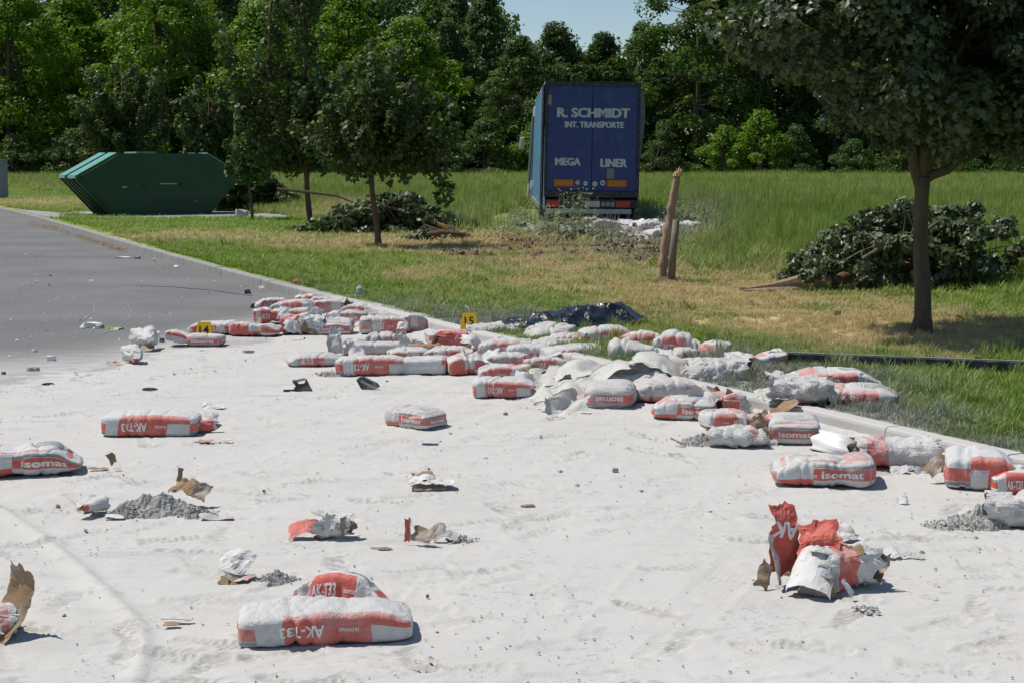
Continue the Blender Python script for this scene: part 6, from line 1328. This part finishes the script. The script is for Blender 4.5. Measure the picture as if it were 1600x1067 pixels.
# ============================================================ truck
def build_truck():
    p = G(848.5, 348, KZ); o0 = (p[0] + 1.275, p[1], KZ - .27)
    t = empty('curtain_sider_truck', o0, (0, R(.7), R(.35))); T(t, 'blue articulated truck seen from behind, standing in the torn up meadow', 'truck')
    blue = simple('trailer_blue', (.020, .042, .165), .45, .45, .18, 1.5, dirt=(.10, .11, .16), dirt_amt=.35); dk = simple('chassis_black', (.02, .022, .026), .6, .4, .4, dirt=(.16, .15, .13), dirt_amt=.5)
    al = simple('dull_aluminium', (.32, .33, .34), .45, .5, .2, 3, .6); cy = simple('cyan_curtain', (.075, .19, .29), .55, .3, .15, 2); sil = simple('cab_silver', (.42, .45, .44), .35, .5, .1, 2, .3); rub = simple('tyre_rubber', (.025, .025, .025), .85, .2, .4, dirt=(.2, .18, .15))
    W2 = 1.27; L_ = 13.6; FZ = .98; TZ = 4.0
    B = lambda nm, mt, par=t, bev=0, **k: None
    def box(nm, mt, x0, x1, y0, y1, z0, z1, par=t, bev=0): return MB().box(x0, x1, y0, y1, z0, z1).build(nm, mt, par, bevel=bev)
    # rear doors with panel relief
    for s_ in (-1, 1):
        x0, x1 = (-W2 + .07, -.006) if s_ < 0 else (.006, W2 - .07)
        d = box('rear_door', blue, x0, x1, 0.0, .04, FZ + .13, TZ - .13, bev=.008)
    box('door_frame', dk, -W2, W2, -.02, .06, TZ - .13, TZ); box('door_frame', dk, -W2, -W2 + .068, -.03, .08, .95, TZ - .132); box('door_frame', dk, W2 - .068, W2, -.03, .08, .95, TZ - .132); box('sill_beam', dk, -W2, W2, -.04, .10, FZ - .04, FZ + .125)
    m = MB(); m.box(-.2, .05, -.06, -.042, FZ + .05, FZ + .085); m.build('sill_lamp', simple('dull_white', (.4, .4, .4)), t)
    # roof, front wall, floor, curtains
    box('roof', simple('roof_sheet', (.35, .36, .37), .6), -W2, W2, .061, L_, TZ - .05, TZ - .005); box('front_wall', al, -W2 + .01, W2 - .01, L_ - .05, L_, FZ, TZ - .051); box('floor', dk, -W2 + .02, W2 - .02, .101, L_ - .051, FZ - .03, FZ + .06)
    for s_ in (-1, 1):
        ny, nz = 60, 24; y, z = np.meshgrid(np.linspace(.085, L_ - .08, ny), np.linspace(.62, TZ - .06, nz), indexing='ij'); u = (z - .62) / (TZ - .68)
        if s_ < 0: bul = .02 + .05 * np.sin(np.pi * (1 - u)) ** 1.2 * np.exp(-((y - 4) / 4.0) ** 2) * 1.1 + .03 * np.sin(y * 5 + u * 3) * (1 - u) + .06 * (1 - u) * sstep(.4, 2.5, y)
        else: bul = .02 + .26 * u ** 1.1 * (1 - u ** 8) * np.exp(-((y - 1.8) / 2.2) ** 2) * 1.25 + .05 * np.sin(y * 4 + u * 4)
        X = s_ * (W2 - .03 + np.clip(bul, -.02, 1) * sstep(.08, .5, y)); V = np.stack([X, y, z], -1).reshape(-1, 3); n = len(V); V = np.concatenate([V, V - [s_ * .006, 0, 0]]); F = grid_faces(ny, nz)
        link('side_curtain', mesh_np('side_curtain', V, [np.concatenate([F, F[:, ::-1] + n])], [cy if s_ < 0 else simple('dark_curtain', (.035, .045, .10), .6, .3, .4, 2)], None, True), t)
    m = MB(); m.tube([(-W2 - .03, .05, TZ - .1), (-W2 - .05, .04, 2.6), (-W2 - .07, .0, .32)], .045, 4); m.build('corner_post', dk, t)
    for xa, xb in ((-W2 - .12, -W2), (W2 - .05, W2 + .03)): MB().box(xa, xb, .4, L_ - .5, .58, .72).build('side_rail', al, t)
    # lettering and stickers on the doors
    z_ = lambda q: 4.0 - (q - 70) / 3.68 / 58.8; x_ = lambda q: -W2 + (q - 255) / 3.68 / 58.0
    def f(q): return q, np.tile([[0, -1., 0]], (len(q), 1))
    it = []
    for s_, a, b, c, d, bold in (('R. SCHMIDT', 327, 735, 222, 275, .012), ('INT. TRANSPORTE', 371, 703, 299, 333, .012), ('MEGA', 318, 461, 508, 550, .012), ('LINER', 578, 725, 511, 556, .012)):
        for j, (ex, ez) in enumerate(((-.016, 0), (-.005, .006), (.005, -.006), (.016, 0))):
            it.append((s_, bold, ((x_(a) + x_(b)) / 2 + ex * (z_(c) - z_(d)) / .24, -.004 - .0008 * j, (z_(c) + z_(d)) / 2 + ez * (z_(c) - z_(d)) / .24), (1, 0, 0), (0, 0, 1), z_(c) - z_(d), x_(b) - x_(a)))
    for k in range(4): letters_on(f, it[k * 4:k * 4 + 4], .0, 'lettering', MAT['tletter'], t)
    org = simple('orange_reflector', (.42, .17, .015), .5, .4, .15, 8); rd = simple('red_frame', (.35, .03, .02), .5, .4, .1)
    for a, b in ((309, 425), (612, 728)):
        pl = box('marker_plate', rd, x_(a), x_(b), -.024, -.019, z_(673), z_(629)); MB().box(x_(a) + .025, x_(b) - .025, -.028, -.0245, z_(673) + .022, z_(629) - .022).build('plate_face', org, pl)
        letters_on(f, [('LONG VEHICLE' if a < 400 else 'LONG VEHICLE', .0, ((x_(a) + x_(b)) / 2, -.0292, z_(651)), (1, 0, 0), (0, 0, 1), .05, .36)], .0, 'plate_marking', rd, pl) if False else None
    wht = simple('sticker_white', (.5, .52, .52), .5); 
    for k, (cx, cz, r, tx, rim) in enumerate(((447, 648, .070, '70', rd), (492, 653, .058, '', None), (545, 655, .066, '', None), (590, 649, .088, '80', dk))):
        m = MB(); n = 20; m.prism([(x_(cx) + r * math.cos(6.283 * i / n), z_(cz) + r * math.sin(6.283 * i / n)) for i in range(n)], 'y', -.023, -.019); st = m.build('round_sticker', rim or wht, t)
        if rim:
            m = MB(); m.prism([(x_(cx) + r * .8 * math.cos(6.283 * i / n), z_(cz) + r * .8 * math.sin(6.283 * i / n)) for i in range(n)], 'y', -.026, -.0235); m.build('sticker_face', wht, st)
            letters_on(f, [(tx, .02, (x_(cx), -.027, z_(cz)), (1, 0, 0), (0, 0, 1), r * .75, None)], .0, 'lettering', MAT['dletter'], st)
        else:
            m = MB(); m.box(x_(cx) - r * .5, x_(cx) + r * .5, -.026, -.0235, z_(cz) - .012, z_(cz) + .012); m.build('sticker_mark', simple('sticker_grey', (.2, .22, .25)), st)
    box('document_pouch', simple('grey_patch', (.17, .18, .17), .6), x_(612), x_(655), -.034, -.019, z_(625), z_(565)); box('scuff_patch', simple('primer_patch', (.28, .26, .22), .8), x_(272), x_(291), -.003, -.001, z_(205), z_(150))
    # bumper, lamps, plate
    box('lamp_bar', dk, -W2 + .05, W2 - .05, .0, .12, .66, .88)
    box('number_plate', simple('plate_white', (.42, .42, .40), .5), x_(490), x_(575), -.012, -.002, .68, .84); letters_on(f, [('DLR 303', .0, ((x_(490) + x_(575)) / 2, -.0135, .76), (1, 0, 0), (0, 0, 1), .08, .34)], 0, 'lettering', MAT['dletter'], t) if False else None
    for a, b in ((583, 605), (610, 632), (637, 660)): box('reverse_lamp', simple('lamp_grey', (.25, .26, .27), .3), x_(a), x_(b), -.015, -.002, .70, .82)
    lamp = simple('red_lamp', (.40, .02, .02), .25, .6, .15, 12)
    box('tail_lamp', lamp, x_(668), x_(750), -.02, -.002, .67, .85, bev=.01); box('tail_lamp', lamp, x_(270), x_(345), -.02, -.002, .67, .85, bev=.01)
    box('bumper_beam', simple('bumper_white', (.42, .43, .43), .5, .4, .2, dirt=(.2, .18, .15)), x_(265), x_(757), -.03, .07, .50, .63, bev=.008); 
    for xx in (x_(278), x_(740)): box('mud_flap', simple('flap_grey', (.16, .16, .16), .8), xx - .04, xx + .04, .0, .04, .16, .499)
    for xx in (-.55, .55): box('chassis_beam', dk, xx - .08, xx + .08, .12, L_ - 1, .72, .94)
    def wheel(x, y, r=.50, w_=.30, par=t, dual=False):
        m = MB(); k = 28; prf = [(0, r * .55), (0.03, r * .62), (.0, r * .80), (.02, r * .96), (.06, r), (w_ - .06, r), (w_ - .02, r * .96), (w_, r * .8), (w_ - .03, r * .62), (w_, r * .55)]
        V = [(x - w_ / 2 + a, y + b * math.cos(6.283 * i / k), r + b * math.sin(6.283 * i / k)) for (a, b) in prf for i in range(k)]
        F = [(j * k + i, j * k + (i + 1) % k, (j + 1) * k + (i + 1) % k, (j + 1) * k + i) for j in range(len(prf) - 1) for i in range(k)]; m.add(V, F)
        wv = m.build('wheel', rub, par, smooth=True); m = MB(); m.prism([(y + r * .56 * math.cos(6.283 * i / k), r + r * .56 * math.sin(6.283 * i / k)) for i in range(k)], 'x', x - w_ / 2 + .06, x + w_ / 2 - .06)
        m.prism([(y + r * .2 * math.cos(6.283 * i / k), r + r * .2 * math.sin(6.283 * i / k)) for i in range(k)], 'x', x - w_ / 2 + .01, x + w_ / 2 - .01); m.build('rim', al, wv)
    for y in (1.6, 2.9, 4.2):
        for s_ in (-1, 1): wheel(s_ * 1.06, y, .50, .38)
        m = MB(); m.tube([(-1, y, .5), (1, y, .5)], .07, 8); m.build('axle', dk, t)
    # tractor
    c = empty('cab_unit', (0, 0, 0)); bpy.data.objects.remove(c)
    def cabprof(): return [(13.9, .95), (13.9, 3.35), (14.1, 3.75), (14.9, 3.75), (15.7, 3.1), (15.95, 2.0), (16.0, .45), (14.6, .45), (14.55, .95)]
    m = MB(); m.prism(cabprof(), 'x', -1.24, 1.24); cabo = m.build('cab', sil, t, bevel=.05)
    for xa, xb in ((-1.30, -1.242), (1.242, 1.30)): MB().prism([(13.86, 1.0), (13.86, 3.4), (14.0, 3.4), (14.0, 1.0)], 'x', xa, xb).build('wind_deflector', sil, t)
    dg = simple('dark_glass', (.02, .025, .03), .08, .8, .1)
    for xa, xb in ((-1.252, -1.243), (1.243, 1.252)): MB().prism([(14.7, 2.0), (14.7, 2.85), (15.55, 2.75), (15.75, 2.0)], 'x', xa, xb).build('side_window', dg, t)
    for s_ in (-1, 1):
        mi = MB().box(s_ * 1.55 - .08, s_ * 1.55 + .08, 15.55, 15.68, 2.2, 2.65).build('side_mirror', simple('mirror_white', (.55, .56, .56), .4), t, bevel=.04)
        m = MB(); m.tube([(s_ * 1.2, 15.6, 2.8), (s_ * 1.54, 15.62, 2.7)], .02, 6); m.tube([(s_ * 1.2, 15.6, 2.1), (s_ * 1.54, 15.62, 2.12)], .02, 6); m.build('mirror_arm', dk, mi)
        m = MB(); n = 14; m.prism([(11.0, .95), (11.1, 1.12), (12.6, 1.12), (12.75, .9), (12.8, .6), (12.7, .6), (12.6, .85), (11.2, .85), (11.0, .6), (10.9, .6)], 'x', s_ * 1.24 - .3 * (s_ > 0), s_ * 1.24 + .3 * (s_ < 0)); m.build('wheel_guard', sil, t)
        wheel(s_ * 1.03, 11.9, .50, .42); wheel(s_ * 1.08, 15.1, .50, .32)
        m = MB(); m.box(min(s_ * .7, s_ * 1.2), max(s_ * .7, s_ * 1.2), 12.95, 14.5, .4, 1.0); m.build('fuel_tank', al, t, bevel=.08)
    m = MB(); m.box(-.45, .45, 10.6, 15.0, .6, .92); m.build('tractor_frame', dk, t)

    return None
def tilt_cab():
    for o in bpy.data.objects:
        if o.parent and o.parent.name.startswith('curtain_sider') and o.name.split('.')[0] in ('cab', 'wind_deflector', 'side_window', 'side_mirror', 'wheel_guard'):
            o.rotation_euler = (0, R(3.2), R(.6)); o.location = (-.26 + 15 * math.sin(R(.6)), 0, .03)
def build_skip():
    p = G(176, 338, KZ); a = R(30); ca, sa = math.cos(a), math.sin(a)
    bl = 1.04; o = (p[0] - bl * ca, p[1] - bl * sa, KZ + .015)
    t = empty('lidded_skip', o, (0, 0, a)); T(t, 'green steel waste skip with sloping lids on the grass at the left', 'skip')
    gn = simple('skip_green', (.009, .062, .022), .5, .4, .35, 1.6, dirt=(.055, .050, .030), dirt_amt=.55, bump=.5, bs=3); lid = simple('sunlit_faded_lid', (.10, .33, .24), .35, .6, .15, 2, dirt=(.25, .42, .36), dirt_amt=.4)  # lid paint faded to teal, with sun reflection also put into its colour
    W_ = 2.0; A = [(0, 1.16), (1.04, 0), (4.04, 0), (5.1, 1.20), (4.02, 1.84), (1.24, 1.84)]
    # hull as plates
    m = MB(); m.prism(A, 'y', 0, .02); m.build('side_plate', gn, t); m = MB(); m.prism(A, 'y', W_ - .02, W_); m.build('side_plate', gn, t)
    def plate(nm, p0, p1, y0, y1, th, mt, out=0.0, par=t, bev=.006):
        (x0, z0), (x1, z1) = p0, p1; dx, dz = x1 - x0, z1 - z0; l = math.hypot(dx, dz); nx, nz = -dz / l, dx / l
        P = [(x0 + nx * out, z0 + nz * out), (x1 + nx * out, z1 + nz * out), (x1 + nx * (out + th), z1 + nz * (out + th)), (x0 + nx * (out + th), z0 + nz * (out + th))]
        m = MB(); m.prism(P, 'y', y0, y1); return m.build(nm, mt, par, bevel=bev)
    plate('end_plate', A[1], A[0], .021, W_ - .021, .02, gn, -.02); plate('end_plate', A[3], A[2], .021, W_ - .021, .02, gn, -.02)
    plate('bottom_plate', (1.05, .02), (4.03, .02), .021, W_ - .021, .018, gn, -.0)
    plate('top_plate', (1.26, 1.80), (4.0, 1.80), .021, W_ - .021, .02, gn, 0.0)
    for (p0, p1) in ((A[0], A[5]), (A[4], A[3])):
        d = np.array(p1) - np.array(p0); q0 = np.array(p0) + d * .0; q1 = np.array(p1) - d * .0
        for y0, y1 in ((.03, .88), (1.24, 1.97)):
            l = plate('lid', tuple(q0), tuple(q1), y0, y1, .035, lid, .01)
            dd = d / np.linalg.norm(d); nn = np.array([-dd[1], dd[0]])
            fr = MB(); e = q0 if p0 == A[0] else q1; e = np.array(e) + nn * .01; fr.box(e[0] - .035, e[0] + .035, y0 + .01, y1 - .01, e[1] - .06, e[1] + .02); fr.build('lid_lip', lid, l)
        # channel between the lids
        plate('lid_channel', tuple(q0), tuple(q1), .89, 1.23, .012, gn, -.03)
    # ribs under the sloping ends, gussets, trunnions
    for y in (.10, .62, 1.0, 1.38, 1.88):
        plate('rib', (A[1][0] - .02, A[1][1] + .02), (A[0][0], A[0][1] - .02), y - .035, y + .035, .05, gn, .001); plate('rib', (A[3][0], A[3][1] - .02), (A[2][0] + .02, .02), y - .035, y + .035, .05, gn, .001)
    for z in (.42,): MB().box(.80, 4.3, -.022, -.001, z, z + .06).build('side_rail', gn, t, bevel=.006)
    plate('edge_strip', (A[1][0] + .1, .08), (A[0][0] + .14, 1.14), -.03, -.001, .05, gn, .0); plate('edge_strip', (A[0][0] + .14, 1.19), (A[5][0] + .0, 1.80), -.03, -.001, .05, gn, -.05)
    for x in (2.05, 3.2):
        m = MB(); m.tube([(x, -.001, .9), (x, -.09, .9)], .045, 12); m.build('lifting_pin', gn, t)
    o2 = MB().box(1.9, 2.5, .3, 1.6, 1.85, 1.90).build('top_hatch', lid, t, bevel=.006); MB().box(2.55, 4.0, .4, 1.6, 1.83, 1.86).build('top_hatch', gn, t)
    fw = simple('faded_white', (.35, .42, .38))
    for a_, b_, c_, d_ in ((1.36, 1.50, .82, .86), (2.5, 3.05, .92, .945), (3.62, 3.66, .38, .42)): MB().box(a_, b_, -.004, -.001, c_, d_).build('painted_mark', fw, t)
    for y in (.2, 1.8): MB().box(1.2, 3.9, y - .04, y + .04, -.05, .0).build('skid', gn, t)

def build_misc():
    p = G(-4, 312, KZ); x1 = G(10, 312, KZ)[0]; t = empty('utility_cabinet', (x1 - .45, p[1], KZ)); T(t, 'grey utility cabinet at the left edge of the picture', 'cabinet')
    g = simple('cabinet_grey', (.16, .19, .23), .55, .4, .1, 2); k = pxm(p[1]); h = 62 / k
    MB().box(-.42, .42, 0, .4, .06, h - .05).build('cabinet_body', g, t, bevel=.01); MB().box(-.45, .45, -.02, .42, h - .049, h).build('cabinet_roof', g, t, bevel=.01); MB().box(-.4, .4, .02, .38, -.02, .059).build('plinth', simple('plinth_concrete', (.3, .3, .29)), t); MB().box(-.38, .38, -.012, -.001, .12, h - .12).build('cabinet_door', g, t, bevel=.004)
    con = simple('concrete_slab', (.30, .30, .29), .9, .1, .2, 2)
    slab('concrete_path', SLABS[0], KZ + .012, con, .1); slab('concrete_pad', SLABS[1], KZ + .012, con, .1)
    # dark edging strip in the grass
    a, b = G(1200, 569, KZ), G(1760, 591, KZ); L_ = float(np.linalg.norm((b - a)[:2])); an = math.atan2(b[1] - a[1], b[0] - a[0])
    t = empty('edging_strip', (a[0], a[1], KZ - .03), (0, 0, an)); T(t, 'dark edging strip running through the grass below the near maple', 'edging'); m = MB(); m.box(0, L_, 0, .05, 0, .125); m.build('edging_body', simple('edging_dark', (.045, .048, .05), .6, .3, .3, dirt=(.3, .3, .28), dirt_amt=.5), t, bevel=.006)
    m = MB(); m.box(.01, L_ - .01, .008, .042, .1255, .133); m.build('edging_cap', simple('edging_cap_grey', (.24, .24, .235), .7, .3, .2), t)

import time as _t
_t0 = _t.time()
def step(f):
    f(); print('%-16s %.1fs' % (f.__name__, _t.time() - _t0))
for f in (build_ground, build_powder, build_kerb, build_grass, forest, build_trees, build_felled, build_truck, tilt_cab, build_skip, build_misc, build_sacks, build_torn, build_markers, build_debris): step(f)
